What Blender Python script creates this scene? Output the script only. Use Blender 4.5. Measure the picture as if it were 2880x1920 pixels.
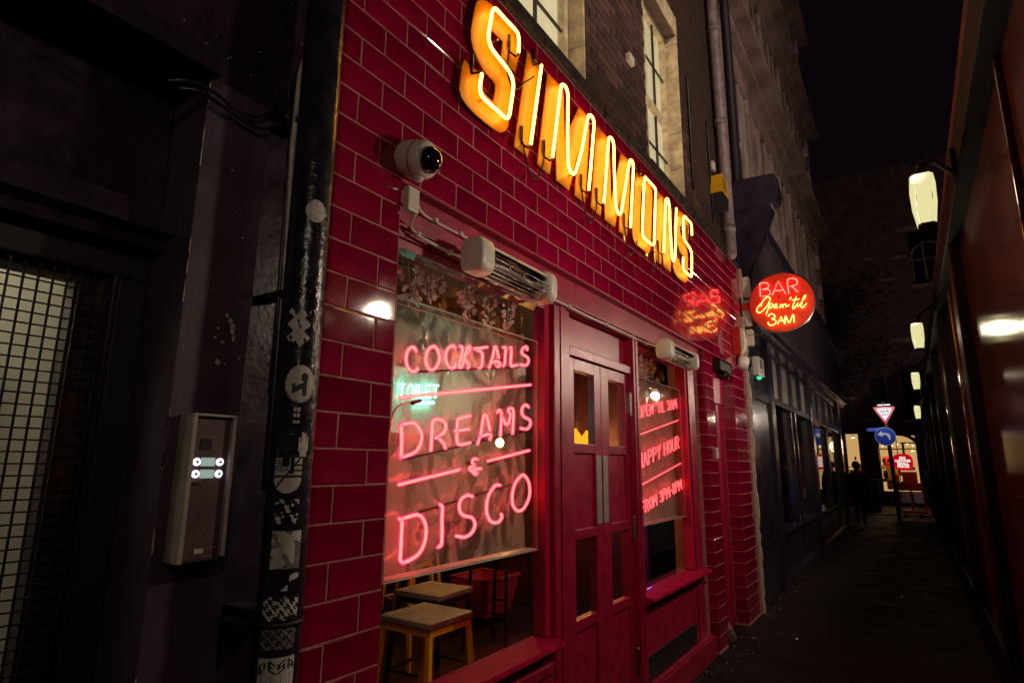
import bpy, bmesh, math, random
from mathutils import Matrix, Vector
from math import sin, cos, pi, radians, sqrt
random.seed(11)
for o in list(bpy.data.objects): bpy.data.objects.remove(o)
sc = bpy.context.scene
COL = sc.collection

# ------------------------------------------------------------------ camera
cd = bpy.data.cameras.new('camera'); cam = bpy.data.objects.new('camera', cd); COL.objects.link(cam)
cd.sensor_fit = 'HORIZONTAL'; cd.sensor_width = 36.0; cd.lens = 1658.99/2880*36.0
cd.clip_start = 0.03; cd.clip_end = 500
yaw, pit, rol = radians(56.348), radians(11.596), radians(.4896)
fw = Vector((cos(pit)*sin(yaw), cos(pit)*cos(yaw), sin(pit))); rt = Vector((cos(yaw), -sin(yaw), 0)); up = rt.cross(fw)
r2 = rt*cos(rol)+up*sin(rol); u2 = up*cos(rol)-rt*sin(rol)
M = Matrix((( r2.x,u2.x,-fw.x,-1.1203),( r2.y,u2.y,-fw.y,-1.4625),( r2.z,u2.z,-fw.z,1.5244),(0,0,0,1)))
cam.matrix_world = M
sc.camera = cam

# ------------------------------------------------------------------ night sky, exposure
w = bpy.data.worlds.new('World'); sc.world = w; w.use_nodes = True
bg = w.node_tree.nodes['Background']; bg.inputs['Color'].default_value = (.80,.36,.66,1); bg.inputs['Strength'].default_value = .0036
sc.view_settings.view_transform = 'Standard'; sc.view_settings.look = 'None'
sc.view_settings.exposure = 0; sc.view_settings.gamma = 1; sc.view_settings.use_curve_mapping = False
cy = sc.cycles
cy.use_denoising = True
cy.max_bounces = 8; cy.diffuse_bounces = 3; cy.glossy_bounces = 4; cy.transmission_bounces = 6; cy.transparent_max_bounces = 24
cy.sample_clamp_indirect = 3.0; cy.caustics_reflective = False; cy.caustics_refractive = False
cy.blur_glossy = .3

# ------------------------------------------------------------------ materials
def newmat(n):
    m = bpy.data.materials.new(n); m.use_nodes = True
    nt = m.node_tree; nt.nodes.clear(); out = nt.nodes.new('ShaderNodeOutputMaterial')
    return m, nt, out
def pm(n, col, rough=.5, metal=0., var=.0, vscale=8., bump=0., bscale=30., coat=0., spec=.5, objvar=0., col2=None, rvar=0., coatr=.08):
    m, nt, out = newmat(n); N = nt.nodes.new; L = nt.links.new
    b = N('ShaderNodeBsdfPrincipled'); L(b.outputs[0], out.inputs[0])
    b.inputs['Base Color'].default_value = (*col,1); b.inputs['Roughness'].default_value = rough; b.inputs['Metallic'].default_value = metal
    b.inputs['Coat Weight'].default_value = coat; b.inputs['Coat Roughness'].default_value = coatr; b.inputs['Coat IOR'].default_value = 1.9 if coatr>.2 else 1.5; b.inputs['Specular IOR Level'].default_value = spec
    tc = N('ShaderNodeTexCoord')
    csock = None
    if var or col2 or rvar:
        nz = N('ShaderNodeTexNoise'); nz.inputs['Scale'].default_value = vscale; nz.inputs['Detail'].default_value = 6; nz.inputs['Roughness'].default_value = .65
        L(tc.outputs['Object'], nz.inputs['Vector'])
        rp = N('ShaderNodeValToRGB'); L(nz.outputs[0], rp.inputs[0])
        c1 = [c*(1-var) for c in col]; c2 = col2 if col2 else [min(1,c*(1+var)) for c in col]
        rp.color_ramp.elements[0].position = .38; rp.color_ramp.elements[1].position = .66
        rp.color_ramp.elements[0].color = (*c1,1); rp.color_ramp.elements[1].color = (*c2,1)
        csock = rp.outputs[0]
        if rvar:
            mr = N('ShaderNodeMapRange'); L(nz.outputs[0], mr.inputs[0]); mr.inputs[1].default_value=.3; mr.inputs[2].default_value=.7
            mr.inputs[3].default_value = max(.02,rough-rvar); mr.inputs[4].default_value = rough+rvar; L(mr.outputs[0], b.inputs['Roughness'])
    if objvar:
        oi = N('ShaderNodeObjectInfo'); hs = N('ShaderNodeHueSaturation')
        mr = N('ShaderNodeMapRange'); L(oi.outputs['Random'], mr.inputs[0]); mr.inputs[3].default_value = 1-objvar; mr.inputs[4].default_value = 1+objvar
        L(mr.outputs[0], hs.inputs['Value'])
        if csock: L(csock, hs.inputs['Color'])
        else: hs.inputs['Color'].default_value = (*col,1)
        csock = hs.outputs[0]
    if csock: L(csock, b.inputs['Base Color'])
    if bump:
        n2 = N('ShaderNodeTexNoise'); n2.inputs['Scale'].default_value = bscale; n2.inputs['Detail'].default_value = 5
        L(tc.outputs['Object'], n2.inputs['Vector'])
        bp = N('ShaderNodeBump'); bp.inputs['Strength'].default_value = bump; bp.inputs['Distance'].default_value = .01
        L(n2.outputs[0], bp.inputs['Height']); L(bp.outputs[0], b.inputs['Normal'])
    return m
def em(n, col, s):
    m, nt, out = newmat(n); e = nt.nodes.new('ShaderNodeEmission'); e.inputs[0].default_value = (*col,1); e.inputs[1].default_value = s
    nt.links.new(e.outputs[0], out.inputs[0]); return m
def shellmat(n, col, s, fac):
    m, nt, out = newmat(n); N = nt.nodes.new; L = nt.links.new
    e = N('ShaderNodeEmission'); e.inputs[0].default_value = (*col,1); e.inputs[1].default_value = s
    t = N('ShaderNodeBsdfTransparent'); x = N('ShaderNodeMixShader'); x.inputs[0].default_value = fac
    L(t.outputs[0], x.inputs[1]); L(e.outputs[0], x.inputs[2]); L(x.outputs[0], out.inputs[0]); return m
def glassmat(n, tint=(1,1,1), rough=.01, ior=1.5, bump=0.):
    m, nt, out = newmat(n); N = nt.nodes.new; L = nt.links.new
    t = N('ShaderNodeBsdfTransparent'); t.inputs[0].default_value = (*tint,1)
    g = N('ShaderNodeBsdfGlossy'); g.inputs['Roughness'].default_value = rough
    ge = N('ShaderNodeNewGeometry'); dt = N('ShaderNodeVectorMath'); dt.operation='DOT_PRODUCT'; L(ge.outputs['Incoming'],dt.inputs[0]); L(ge.outputs['Normal'],dt.inputs[1])
    def mth(op,a,b=None):
        n_=N('ShaderNodeMath'); n_.operation=op
        for i_,q in enumerate((a,b)):
            if q is None: continue
            if hasattr(q,'links'): L(q,n_.inputs[i_])
            else: n_.inputs[i_].default_value=q
        return n_.outputs[0]
    f0=((ior-1)/(ior+1))**2
    sch=mth('ADD',mth('MULTIPLY',mth('POWER',mth('SUBTRACT',1.0,mth('ABSOLUTE',dt.outputs['Value'])),5.0),1-f0),f0)
    x = N('ShaderNodeMixShader'); L(sch, x.inputs[0]); L(t.outputs[0], x.inputs[1]); L(g.outputs[0], x.inputs[2])
    L(x.outputs[0], out.inputs[0])
    if bump:
        tc = N('ShaderNodeTexCoord'); nz = N('ShaderNodeTexNoise'); nz.inputs['Scale'].default_value = 3.5; bp = N('ShaderNodeBump')
        bp.inputs['Strength'].default_value = bump; bp.inputs['Distance'].default_value = .02
        L(tc.outputs['Object'], nz.inputs[0]); L(nz.outputs[0], bp.inputs['Height']); L(bp.outputs[0], g.inputs['Normal'])
    return m
def filmmat(n, lo, hi):
    # half-clear backing film of the hanging signs; pale patches imitate reflections and haze
    m, nt, out = newmat(n); N = nt.nodes.new; L = nt.links.new
    tc = N('ShaderNodeTexCoord'); mp = N('ShaderNodeMapping'); mp.inputs['Scale'].default_value = (1.5,1,.9)
    L(tc.outputs['Object'], mp.inputs[0])
    nz = N('ShaderNodeTexNoise'); nz.inputs['Scale'].default_value = 4.2; nz.inputs['Detail'].default_value = 1.5; nz.inputs['Distortion'].default_value = 1.6
    L(mp.outputs[0], nz.inputs['Vector'])
    rp = N('ShaderNodeValToRGB'); L(nz.outputs[0], rp.inputs[0]); rp.color_ramp.elements[0].position=.40; rp.color_ramp.elements[1].position=.58
    rp.color_ramp.elements[0].color=(lo,lo,lo,1); rp.color_ramp.elements[1].color=(hi,hi,hi,1)
    d = N('ShaderNodeBsdfDiffuse'); d.inputs[0].default_value=(.74,.66,.60,1)
    tl = N('ShaderNodeBsdfTranslucent'); tl.inputs[0].default_value=(.75,.72,.62,1)
    g = N('ShaderNodeBsdfGlossy'); g.inputs['Roughness'].default_value=.12
    bp = N('ShaderNodeBump'); bp.inputs['Strength'].default_value=.5; bp.inputs['Distance'].default_value=.03
    L(nz.outputs[0], bp.inputs['Height']); L(bp.outputs[0], g.inputs['Normal'])
    a = N('ShaderNodeMixShader'); a.inputs[0].default_value=.5; L(d.outputs[0],a.inputs[1]); L(tl.outputs[0],a.inputs[2])
    a2 = N('ShaderNodeMixShader'); a2.inputs[0].default_value=.12; L(a.outputs[0],a2.inputs[1]); L(g.outputs[0],a2.inputs[2])
    t = N('ShaderNodeBsdfTransparent'); x = N('ShaderNodeMixShader'); L(rp.outputs[0], x.inputs[0]); L(t.outputs[0],x.inputs[1]); L(a2.outputs[0],x.inputs[2])
    L(x.outputs[0], out.inputs[0]); return m

MT = {}
MT['tile'] = pm('glazed_red_tile', (.29,.0025,.038), .065, objvar=.20, bump=.03, bscale=11, coat=.3, rvar=.035, var=.28, vscale=5)
MT['grout'] = pm('grout', (.56,.22,.19), .8, var=.25, vscale=20)
MT['redpaint'] = pm('red_gloss_paint', (.40,.004,.045), .36, spec=.45, var=.24, vscale=11, bump=.12, bscale=70, rvar=.07, coat=.22, coatr=.40)
MT['sillpaint'] = pm('red_sill_paint', (.42,.004,.045), .6, var=.2, vscale=12, spec=.04)
MT['neonlitstile'] = pm('red_stile_neon_lit', (.55,.006,.06), .55, spec=.3)  # brighter red than the other joinery, neon glow put into the stile's colour
MT['steelplate'] = pm('dull_push_plate', (.42,.38,.34), .45, metal=.25, var=.15, vscale=12)
MT['black'] = pm('black_gloss_paint', (.022,.013,.026), .32, var=.35, vscale=9, bump=.12, bscale=50, rvar=.1)
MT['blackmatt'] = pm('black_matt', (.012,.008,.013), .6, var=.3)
MT['plum'] = pm('plum_paint', (.066,.042,.068), .45, var=.22, vscale=6, bump=.1, bscale=45, rvar=.08)
MT['pipe'] = pm('black_pipe_paint', (.022,.018,.028), .24, var=.4, vscale=14, bump=.35, bscale=38, rvar=.08)
MT['rawplaster'] = pm('chipped_plaster', (.55,.47,.36), .8, var=.25, vscale=40)
MT['conduit'] = pm('grey_conduit', (.58,.50,.47), .5, var=.4, vscale=20)
MT['greypipe'] = pm('grey_downpipe_paint', (.26,.20,.21), .5, var=.35, vscale=9, bump=.2)
MT['white'] = pm('white_plastic', (.74,.70,.60), .38, var=.05)
MT['cream'] = pm('cream_painted_stone', (.78,.64,.42), .7, var=.28, vscale=9, bump=.25, bscale=30)
MT['brick'] = pm('london_stock_brick', (.082,.040,.033), .85, objvar=.55, var=.3, vscale=16, bump=.5, bscale=60)
MT['mortar'] = pm('sooty_mortar', (.15,.10,.085), .9, var=.3, vscale=25)
MT['lead'] = pm('old_lead', (.055,.042,.04), .6, var=.5, vscale=14, bump=.4, bscale=25)
MT['orange'] = pm('orange_enamel', (.66,.235,.002), .42)
MT['steel'] = pm('brushed_steel', (.55,.50,.45), .32, metal=1, var=.15, vscale=20)
MT['chrome'] = pm('bright_steel', (.8,.78,.74), .12, metal=1)
MT['cable'] = pm('black_cable', (.012,.009,.01), .45)
MT['glass'] = glassmat('window_glass')
MT['acrylic'] = glassmat('clear_acrylic', (.97,.95,.95), .02, 1.49, .12)
MT['acredge'] = pm('acrylic_edge', (.75,.62,.55), .25)
MT['film'] = filmmat('sign_backing_film', .12, .56)
MT['film2'] = filmmat('sign_backing_haze_b', .60, .78)
MT['dome'] = pm('camera_dome', (.01,.01,.014), .05, coat=1)
MT['wood'] = pm('worn_table_wood', (.36,.30,.28), .5, var=.35, vscale=5, bump=.1)
MT['yellow'] = pm('yellow_steel', (.80,.42,.01), .4)
MT['darkfloor'] = pm('bar_floor', (.03,.02,.022), .35, var=.3)
MT['darkwall'] = pm('bar_wall', (.028,.012,.022), .7, var=.35, vscale=3)
MT['mauvewall'] = pm('bar_wall_mauve', (.40,.24,.20), .7, var=.3, vscale=2.5)
MT['maroonwall'] = pm('bar_wall_maroon', (.085,.014,.026), .6, var=.3, vscale=2.5)
MT['navy'] = pm('navy_paint', (.012,.012,.034), .5, var=.2)
MT['bucket'] = pm('red_plastic', (.5,.05,.06), .45)
MT['leaf'] = pm('silk_leaf', (.09,.10,.022), .5, objvar=.4, col2=(.28,.12,.03), vscale=5)
MT['petal'] = pm('silk_petal', (.80,.55,.56), .6, var=.2, vscale=9)
MT['vine'] = pm('vine_stem', (.05,.04,.02), .7)
MT['ground'] = pm('paving', (.014,.0075,.0075), .72, spec=.16, var=.65, vscale=2.6, bump=.8, bscale=14, rvar=.22)
MT['gutter'] = pm('gritty_kerb', (.16,.09,.07), .8, var=.5, vscale=9, bump=.8, bscale=26)
MT['stone'] = pm('portland_stone', (.36,.25,.23), .85, var=.4, vscale=2.2, bump=.3, bscale=14)
MT['brickfar'] = pm('dark_far_brick', (.17,.095,.105), .85, var=.35, vscale=3)
MT['winglassdark'] = pm('dark_pane', (.012,.011,.016), .06, coat=.4)
MT['blind'] = pm('pale_blind', (.5,.46,.42), .8, var=.1)
MT['palepanel'] = pm('pale_clerestory_film', (.34,.30,.30), .35, var=.35, vscale=1.5)
MT['shop'] = pm('aubergine_shop_paint', (.030,.022,.040), .22, var=.3, vscale=5, rvar=.06)
MT['shopfascia'] = pm('aubergine_fascia', (.075,.052,.072), .5, var=.2, vscale=2)
MT['gloss'] = pm('brown_gloss_panel', (.085,.024,.017), .15, var=.3, vscale=2.5, coat=.3, bump=.03, bscale=7)
MT['blackgloss'] = pm('black_gloss_post', (.006,.004,.006), .55, spec=.15)
MT['brownmatt'] = pm('brown_fascia_paint', (.10,.036,.034), .6, var=.3, vscale=3, spec=.15)
MT['leafdark'] = pm('tree_leaf', (.035,.04,.02), .6, objvar=.3)
MT['bark'] = pm('bark', (.05,.035,.03), .9, bump=.6)
MT['cloth'] = pm('dark_cloth', (.010,.008,.010), .9)
MT['skin'] = pm('skin', (.32,.19,.14), .6)
MT['signred'] = pm('sign_red', (.55,.02,.02), .4); MT['signwhite'] = pm('sign_white', (.78,.76,.78), .45); MT['signblue'] = pm('sign_blue', (.02,.07,.45), .4)
MT['signblack'] = pm('sign_black', (.01,.01,.01), .5)
MT['discred'] = pm('disc_red_enamel', (.80,.05,.03), .35)
MT['polesteel'] = pm('dark_pole', (.02,.017,.02), .5)
MT['paper'] = pm('sticker_paper', (.64,.60,.54), .7, var=.18, vscale=30)
MT['ink'] = pm('sticker_ink', (.03,.028,.035), .6)
MT['greypaper'] = pm('grey_sticker', (.23,.20,.22), .7, var=.45, vscale=26)
MT['bwtile'] = pm('white_wall_tile', (.60,.58,.47), .35)
MT['yorange'] = em('neon_gas_amber', (1,.42,.050), 28.0)
MT['yshell'] = shellmat('amber_tube_glass', (1,.40,.0), .95, .42)
MT['rcore'] = em('neon_gas_red', (1,.060,.018), 20.0)
MT['rshell'] = shellmat('red_tube_glass', (1,.004,.22), 2.0, .50)
MT['pcore'] = em('neon_gas_pink', (1,.10,.035), 15.0)
MT['pshell'] = shellmat('pink_tube_glass', (1,.01,.16), 2.0, .45)
MT['y2core'] = em('neon_gas_gold', (1,.50,.09), 13.0)
MT['y2shell'] = shellmat('gold_tube_glass', (1,.34,.0), .95, .45)
MT['ccore'] = em('neon_gas_cyan', (.16,1,.70), 18.0)
MT['bulb'] = em('warm_filament', (1,.55,.13), 60.)
MT['lanternpane'] = shellmat('lantern_pane', (1,.92,.45), .82, .90)
MT['amber'] = em('amber_glass', (1,.36,.015), 1.7)
MT['winlit'] = em('lit_blind', (1,.83,.46), .85)
MT['roomlit'] = em('lit_room', (1,.58,.20), .62)
MT['litbutton'] = em('button_ring', (.85,.82,1), 1.6)
MT['littag'] = em('name_tag', (.30,.40,.34), .9)
MT['greenled'] = em('green_led', (.05,1,.45), 1.2)
MT['blueled'] = em('blue_lamp', (.06,.06,1), 2.2)
MT['tubewhite'] = em('strip_light', (1,.93,.75), 3.0)

# ------------------------------------------------------------------ helpers
class MB:
    def __init__(s): s.v=[]; s.f=[]; s.m=[]
    def add(s, vs, fs, mi=0):
        k=len(s.v); s.v+= [tuple(v) for v in vs]; s.f+=[tuple(i+k for i in f) for f in fs]; s.m+=[mi]*len(fs); return s
    def box(s,x0,y0,z0,x1,y1,z1,mi=0):
        if x0>x1:x0,x1=x1,x0
        if y0>y1:y0,y1=y1,y0
        if z0>z1:z0,z1=z1,z0
        return s.add([(x0,y0,z0),(x1,y0,z0),(x1,y1,z0),(x0,y1,z0),(x0,y0,z1),(x1,y0,z1),(x1,y1,z1),(x0,y1,z1)],
          [(0,3,2,1),(4,5,6,7),(0,1,5,4),(1,2,6,5),(2,3,7,6),(3,0,4,7)],mi)
    def prism(s,pts,a,b,axis='y',mi=0):
        def P(u,v,t): return (u,t,v) if axis=='y' else ((t,u,v) if axis=='x' else (u,v,t))
        n=len(pts); vs=[P(u,v,a) for u,v in pts]+[P(u,v,b) for u,v in pts]
        fs=[tuple(range(n)),tuple(range(2*n-1,n-1,-1))]+[(i,i+n,(i+1)%n+n,(i+1)%n) for i in range(n)]
        return s.add(vs,fs,mi)
    def quad(s,a,b,c,d,mi=0): return s.add([a,b,c,d],[(0,1,2,3)],mi)
    def tube(s,path,r,n=8,closed=False,mi=0,rr=None):
        P=[Vector(p) for p in path]
        if closed: P=P[:-1] if (P[0]-P[-1]).length<1e-6 else P
        m=len(P)
        T=[]
        for i in range(m):
            a=P[(i-1)%m] if (closed or i>0) else P[i]; b=P[(i+1)%m] if (closed or i<m-1) else P[i]
            t=(b-a); T.append(t.normalized() if t.length>1e-9 else Vector((0,0,1)))
        ref=Vector((0,1,0)) if abs(T[0].y)<.9 else Vector((1,0,0))
        nrm=(ref-T[0]*ref.dot(T[0])).normalized()
        rings=[]
        def ring(c,t,nv,rad):
            bn=t.cross(nv); return [c+(nv*cos(2*pi*k/n)+bn*sin(2*pi*k/n))*rad for k in range(n)]
        if not closed:
            for q,rad in ((1.0,.05),(.71,.71)):
                rings.append(ring(P[0]-T[0]*r*q*.9,T[0],nrm,(rr[0] if rr else r)*rad))
        for i in range(m):
            nrm=(nrm-T[i]*nrm.dot(T[i])).normalized()
            rings.append(ring(P[i],T[i],nrm,rr[i] if rr else r))
        if not closed:
            for q,rad in ((.71,.71),(1.0,.05)):
                rings.append(ring(P[-1]+T[-1]*r*q*.9,T[-1],nrm,(rr[-1] if rr else r)*rad))
        vs=[v for g in rings for v in g]; R=len(rings); fs=[]
        for i in range(R if closed else R-1):
            for k in range(n):
                j=(i+1)%R; fs.append((i*n+k,i*n+(k+1)%n,j*n+(k+1)%n,j*n+k))
        if not closed: fs.append(tuple(range(n))[::-1]); fs.append(tuple((R-1)*n+k for k in range(n)))
        return s.add(vs,fs,mi)
    def lathe(s,prof,c,axis,n=20,mi=0):
        ax=Vector(axis).normalized(); a=ax.orthogonal().normalized(); b=ax.cross(a); c=Vector(c)
        vs=[]; fs=[]
        for r,h in prof:
            for k in range(n): vs.append(c+ax*h+(a*cos(2*pi*k/n)+b*sin(2*pi*k/n))*r)
        for i in range(len(prof)-1):
            for k in range(n): fs.append((i*n+k,i*n+(k+1)%n,(i+1)*n+(k+1)%n,(i+1)*n+k))
        fs.append(tuple(range(n))[::-1]); fs.append(tuple((len(prof)-1)*n+k for k in range(n)))
        return s.add(vs,fs,mi)
    def mesh(s,name,mats,smooth=False,bevel=0.):
        me=bpy.data.meshes.new(name); me.from_pydata(s.v,[],s.f)
        if not isinstance(mats,(list,tuple)): mats=[mats]
        for m in mats: me.materials.append(MT[m] if isinstance(m,str) else m)
        if len(mats)>1: me.polygons.foreach_set('material_index',s.m)
        bm=bmesh.new(); bm.from_mesh(me); bmesh.ops.recalc_face_normals(bm,faces=bm.faces)
        if bevel:
            eds=[e for e in bm.edges if len(e.link_faces)==2 and e.calc_face_angle(0)>.6]
            bmesh.ops.bevel(bm,geom=eds,offset=bevel,segments=2,profile=.6,affect='EDGES',clamp_overlap=True)
        bm.to_mesh(me); bm.free()
        if smooth: me.polygons.foreach_set('use_smooth',[True]*len(me.polygons))
        me.update(); return me
    def build(s,name,mats,parent=None,smooth=False,bevel=0.,label=None,stuff=False):
        return obj(name,s.mesh(name,mats,smooth,bevel),parent,label,stuff)
def obj(name,me,parent=None,label=None,stuff=False):
    o=bpy.data.objects.new(name,me); COL.objects.link(o)
    if parent is not None:
        o.parent=parent; o.matrix_parent_inverse=Matrix.Translation(-Vector(ROOT.get(parent.name,(0,0,0))))
    if label: o['label']=label
    if stuff: o['kind']='stuff'
    return o
ROOT={}
def thing(name,label,cat,loc=(0,0,0),group=None):
    o=bpy.data.objects.new(name,None); COL.objects.link(o); o.location=loc; o.empty_display_size=.05
    ROOT[o.name]=tuple(loc); o['label']=label; o['category']=cat
    if group: o['group']=group
    return o
def tag(o,label,cat,group=None):
    o['label']=label; o['category']=cat
    if group: o['group']=group
    return o
def structure(o): o['kind']='structure'; return o
def dup(root,loc,label=None,group=None):
    r=root.copy(); COL.objects.link(r); r.location=loc
    if label: r['label']=label
    if group: r['group']=group
    for ch in list(root.children):
        c=ch.copy(); COL.objects.link(c); c.parent=r
        for g in list(ch.children):
            d=g.copy(); COL.objects.link(d); d.parent=c
    return r
def smoothpath(P,k=5,closed=False):
    P=[Vector(p) for p in P]
    if len(P)<3: return P
    out=[]; n=len(P)
    rng=range(n-1)
    for i in rng:
        p1,p2=P[i],P[i+1]
        p0=P[i-1] if i>0 else (P[n-2] if closed else p1*2-p2)
        p3=P[i+2] if i+2<n else (P[1] if closed else p2*2-p1)
        for j in range(k):
            t=j/k
            out.append(.5*((2*p1)+(p2-p0)*t+(2*p0-5*p1+4*p2-p3)*t*t+(3*p1-p0-3*p2+p3)*t**3))
    out.append(P[-1]); return out
def resample(path,step):
    # linear path with softened corners
    return path
def roundcorners(P,rad=.012,k=3):
    P=[Vector(p) for p in P]; out=[P[0]]
    for i in range(1,len(P)-1):
        a,b,c=P[i-1],P[i],P[i+1]; d1=min(rad,(a-b).length*.45); d2=min(rad,(c-b).length*.45)
        s=b+(a-b).normalized()*d1; e=b+(c-b).normalized()*d2
        for j in range(k+1):
            t=j/k; out.append(s*(1-t)**2+b*2*t*(1-t)+e*t*t)
    out.append(P[-1]); return out
def neon(path,r,core,shell,parent,name='neon_tube',closed=False,n=8):
    c=MB().tube(path,r*.66,n,closed).build(name,core,parent,True)
    MB().tube(path,r,n+2,closed).build('glass_tube',shell,c,True)
    ROOT.setdefault(c.name,ROOT.get(parent.name,(0,0,0)))
    return c
# sub-part helper: parent is itself a part whose matrix is identity in world, so offset is zero
def sub(mb,name,mat,part,**k):
    o=mb.build(name,mat,None,**{a:b for a,b in k.items()})
    o.parent=part; return o
def neon(path,r,core,shell,parent,name='neon_tube',closed=False,n=8):
    c=MB().tube(path,r*(.74 if core=='yorange' else .60),n,closed).build(name,core,parent,True)
    sub(MB().tube(path,r,n+2,closed),'glass_tube',shell,c,smooth=True)
    return c
def textmesh(txt,size,name='lettering',bold=0.):
    cu=bpy.data.curves.new(name,'FONT'); cu.body=txt; cu.size=size; cu.align_x='CENTER'; cu.align_y='CENTER'; cu.offset=bold; cu.resolution_u=3
    o=bpy.data.objects.new(name,cu); COL.objects.link(o)
    dg=bpy.context.evaluated_depsgraph_get(); me=bpy.data.meshes.new_from_object(o.evaluated_get(dg))
    bpy.data.objects.remove(o); bpy.data.curves.remove(cu); return me
U=.11; HT=.108671   # row pitch, half a tile
def LZ(l): return (28.2-l)*U
# ------------------------------------------------------------------ setting: ground and sky
structure(MB().box(-40,-40,-.3,120,60,0).build('pavement','ground'))
gt=MB(); rg=random.Random(12)
for i in range(420):
    x=rg.uniform(1.5,9.0); y=-abs(rg.gauss(0,.13))-.005; q=rg.uniform(.002,.011)*(1 if rg.random()<.9 else 2.2); a=rg.uniform(0,6.3)
    P_=[(x+cos(a+k*2.09)*q*rg.uniform(.6,1.3),y+sin(a+k*2.09)*q*rg.uniform(.6,1.3)) for k in range(3)]
    gt.add([(p[0],p[1],.001) for p in P_]+[(x,y,q*.8)],[(0,1,3),(1,2,3),(2,0,3)])
o=gt.build('grit','gutter'); tag(o,'loose grit and crumbs along the foot of the shopfronts','grit'); o['kind']='stuff'
# ------------------------------------------------------------------ bar interior shell
structure(MB().box(.0,.30,.004,6.0,5.0,.02).build('interior_floor','darkfloor'))
bw=MB(); bw.box(0,4.6,.0,6.0,4.7,2.9); structure(bw.build('interior_wall','darkwall'))
structure(MB().box(.0,.2,0,.10,4.6,2.9).build('interior_wall','darkwall'))
structure(MB().box(5.0,.9,0,5.1,4.6,2.9).build('interior_wall','maroonwall'))
structure(MB().box(.0,.14,2.72,6.0,4.7,2.8).build('interior_ceiling','darkwall'))

# ------------------------------------------------------------------ tiled walls
_tc={}
def tile_mesh(wd,h):
    k=(round(wd,3),round(h,3))
    if k not in _tc:
        a,b=k[0]/2,k[1]/2; c=.0032
        vs=[(-a,.0022,-b),(a,.0022,-b),(a,.0022,b),(-a,.0022,b),(-a+c,0,-b+c),(a-c,0,-b+c),(a-c,0,b-c),(-a+c,0,b-c),(-a,.010,-b),(a,.010,-b),(a,.010,b),(-a,.010,b)]
        fs=[(4,5,6,7),(0,1,5,4),(1,2,6,5),(2,3,7,6),(3,0,4,7),(8,9,1,0),(9,10,2,1),(10,11,3,2),(11,8,0,3)]
        m=MB(); m.add(vs,fs); _tc[k]=m.mesh('tile','tile')
    return _tc[k]
rnd=random.Random(5)
def put_tile(parent,cx,cy_,cz,wd,h,rz=0):
    o=obj('tile',tile_mesh(wd,h),parent); o.location=(cx,cy_+rnd.uniform(-.0006,.0006),cz)
    o.rotation_euler=(rnd.gauss(0,.005),0,rz+rnd.gauss(0,.005)); return o
J=.0062
def rows_front(x0,x1,l0,l1,jodd,jeven,per=2*HT):
    out=[]
    for l in range(l0,l1):
        s=(jodd if l%2 else jeven); xs=[x0]; k=0
        x=s-per*200
        while x<x1-.02:
            if x>x0+.02: xs.append(x)
            x+=per
        xs.append(x1)
        for a,b in zip(xs[:-1],xs[1:]): out.append((a,b,LZ(l+1),LZ(l)))
    return out
# fascia
fa=thing('tiled_fascia','long red metro tiled fascia band behind the big orange sign letters','wall',(2.9,0,2.55))
MB().box(.022,.0028,2.553,5.872,.30,3.768).build('grout','grout',fa)
MB().box(.02,.004,3.768,5.87,.26,3.79).build('capping','lead',fa)
MB().box(.336,.002,2.541,4.2,.14,2.5525).build('soffit','redpaint',fa)
rs=rows_front(.025,5.87,-6,5,1*HT,2*HT)
rs.sort(key=lambda r:((r[0]+r[1])/2+1.12)**2+(r[2]-1.5)**2)
for a,b,z0,z1 in rs[:298]: put_tile(fa,(a+b)/2,0,(z0+z1)/2,b-a-J,z1-z0-J)
mb=MB()
for a,b,z0,z1 in rs[298:]: mb.box(a+J/2,0,z0+J/2,b-J/2,.01,z1-J/2)
if mb.v: mb.build('tile_rest','tile',fa,stuff=True)
# left pier
lp=thing('tiled_pier','red tiled wall pier between the black drainpipe and the left bar window','wall',(.18,0,0))
MB().box(.022,.0028,0,.3345,.30,2.5525).build('grout','grout',lp)
MB().box(.018,-.002,0,.0235,.02,3.768).build('edge_trim','redpaint',lp)
for a,b,z0,z1 in rows_front(.025,.336,5,28,1.04*HT,2.225*HT): put_tile(lp,(a+b)/2,0,(z0+z1)/2,b-a-J,z1-z0-J)
bd=MB(); bd.quad((-.020,-.022,1.75),(-.010,-.0175,1.75),(-.010,-.0175,3.79),(-.020,-.022,3.79)); bd.quad((-.010,-.0175,1.75),(-.010,.05,1.75),(-.010,.05,3.79),(-.010,-.0175,3.79)); bd.build('edge_bead',pm('amber_glow_bead',(.60,.17,.02),.28,metal=1,var=.4,vscale=30),lp)  # thin trim tinted orange, putting the sign's reflected glow into its colour
# right piers
def pier(x0,x1,dep,label,jo,je):
    t=thing('tiled_pier',label,'wall',((x0+x1)/2,0,0))
    MB().box(x0+.0028,.0028,0,x1-.002,.34,2.5525).build('grout','grout',t)
    for a,b,z0,z1 in rows_front(x0,x1,5,28,jo,je,.44): put_tile(t,(a+b)/2,0,(z0+z1)/2,b-a-J,z1-z0-J)
    for l in range(5,28): put_tile(t,x0,dep/2,(LZ(l)+LZ(l+1))/2,dep-J,.11-J,-pi/2)
    return t
pier(4.2,4.475,.075,'narrow red tiled pier right of the smaller bar window',4.44,4.60)
pier(5.25,5.87,.12,'wider red tiled pier at the far end of the bar front',5.5,5.72)

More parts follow.
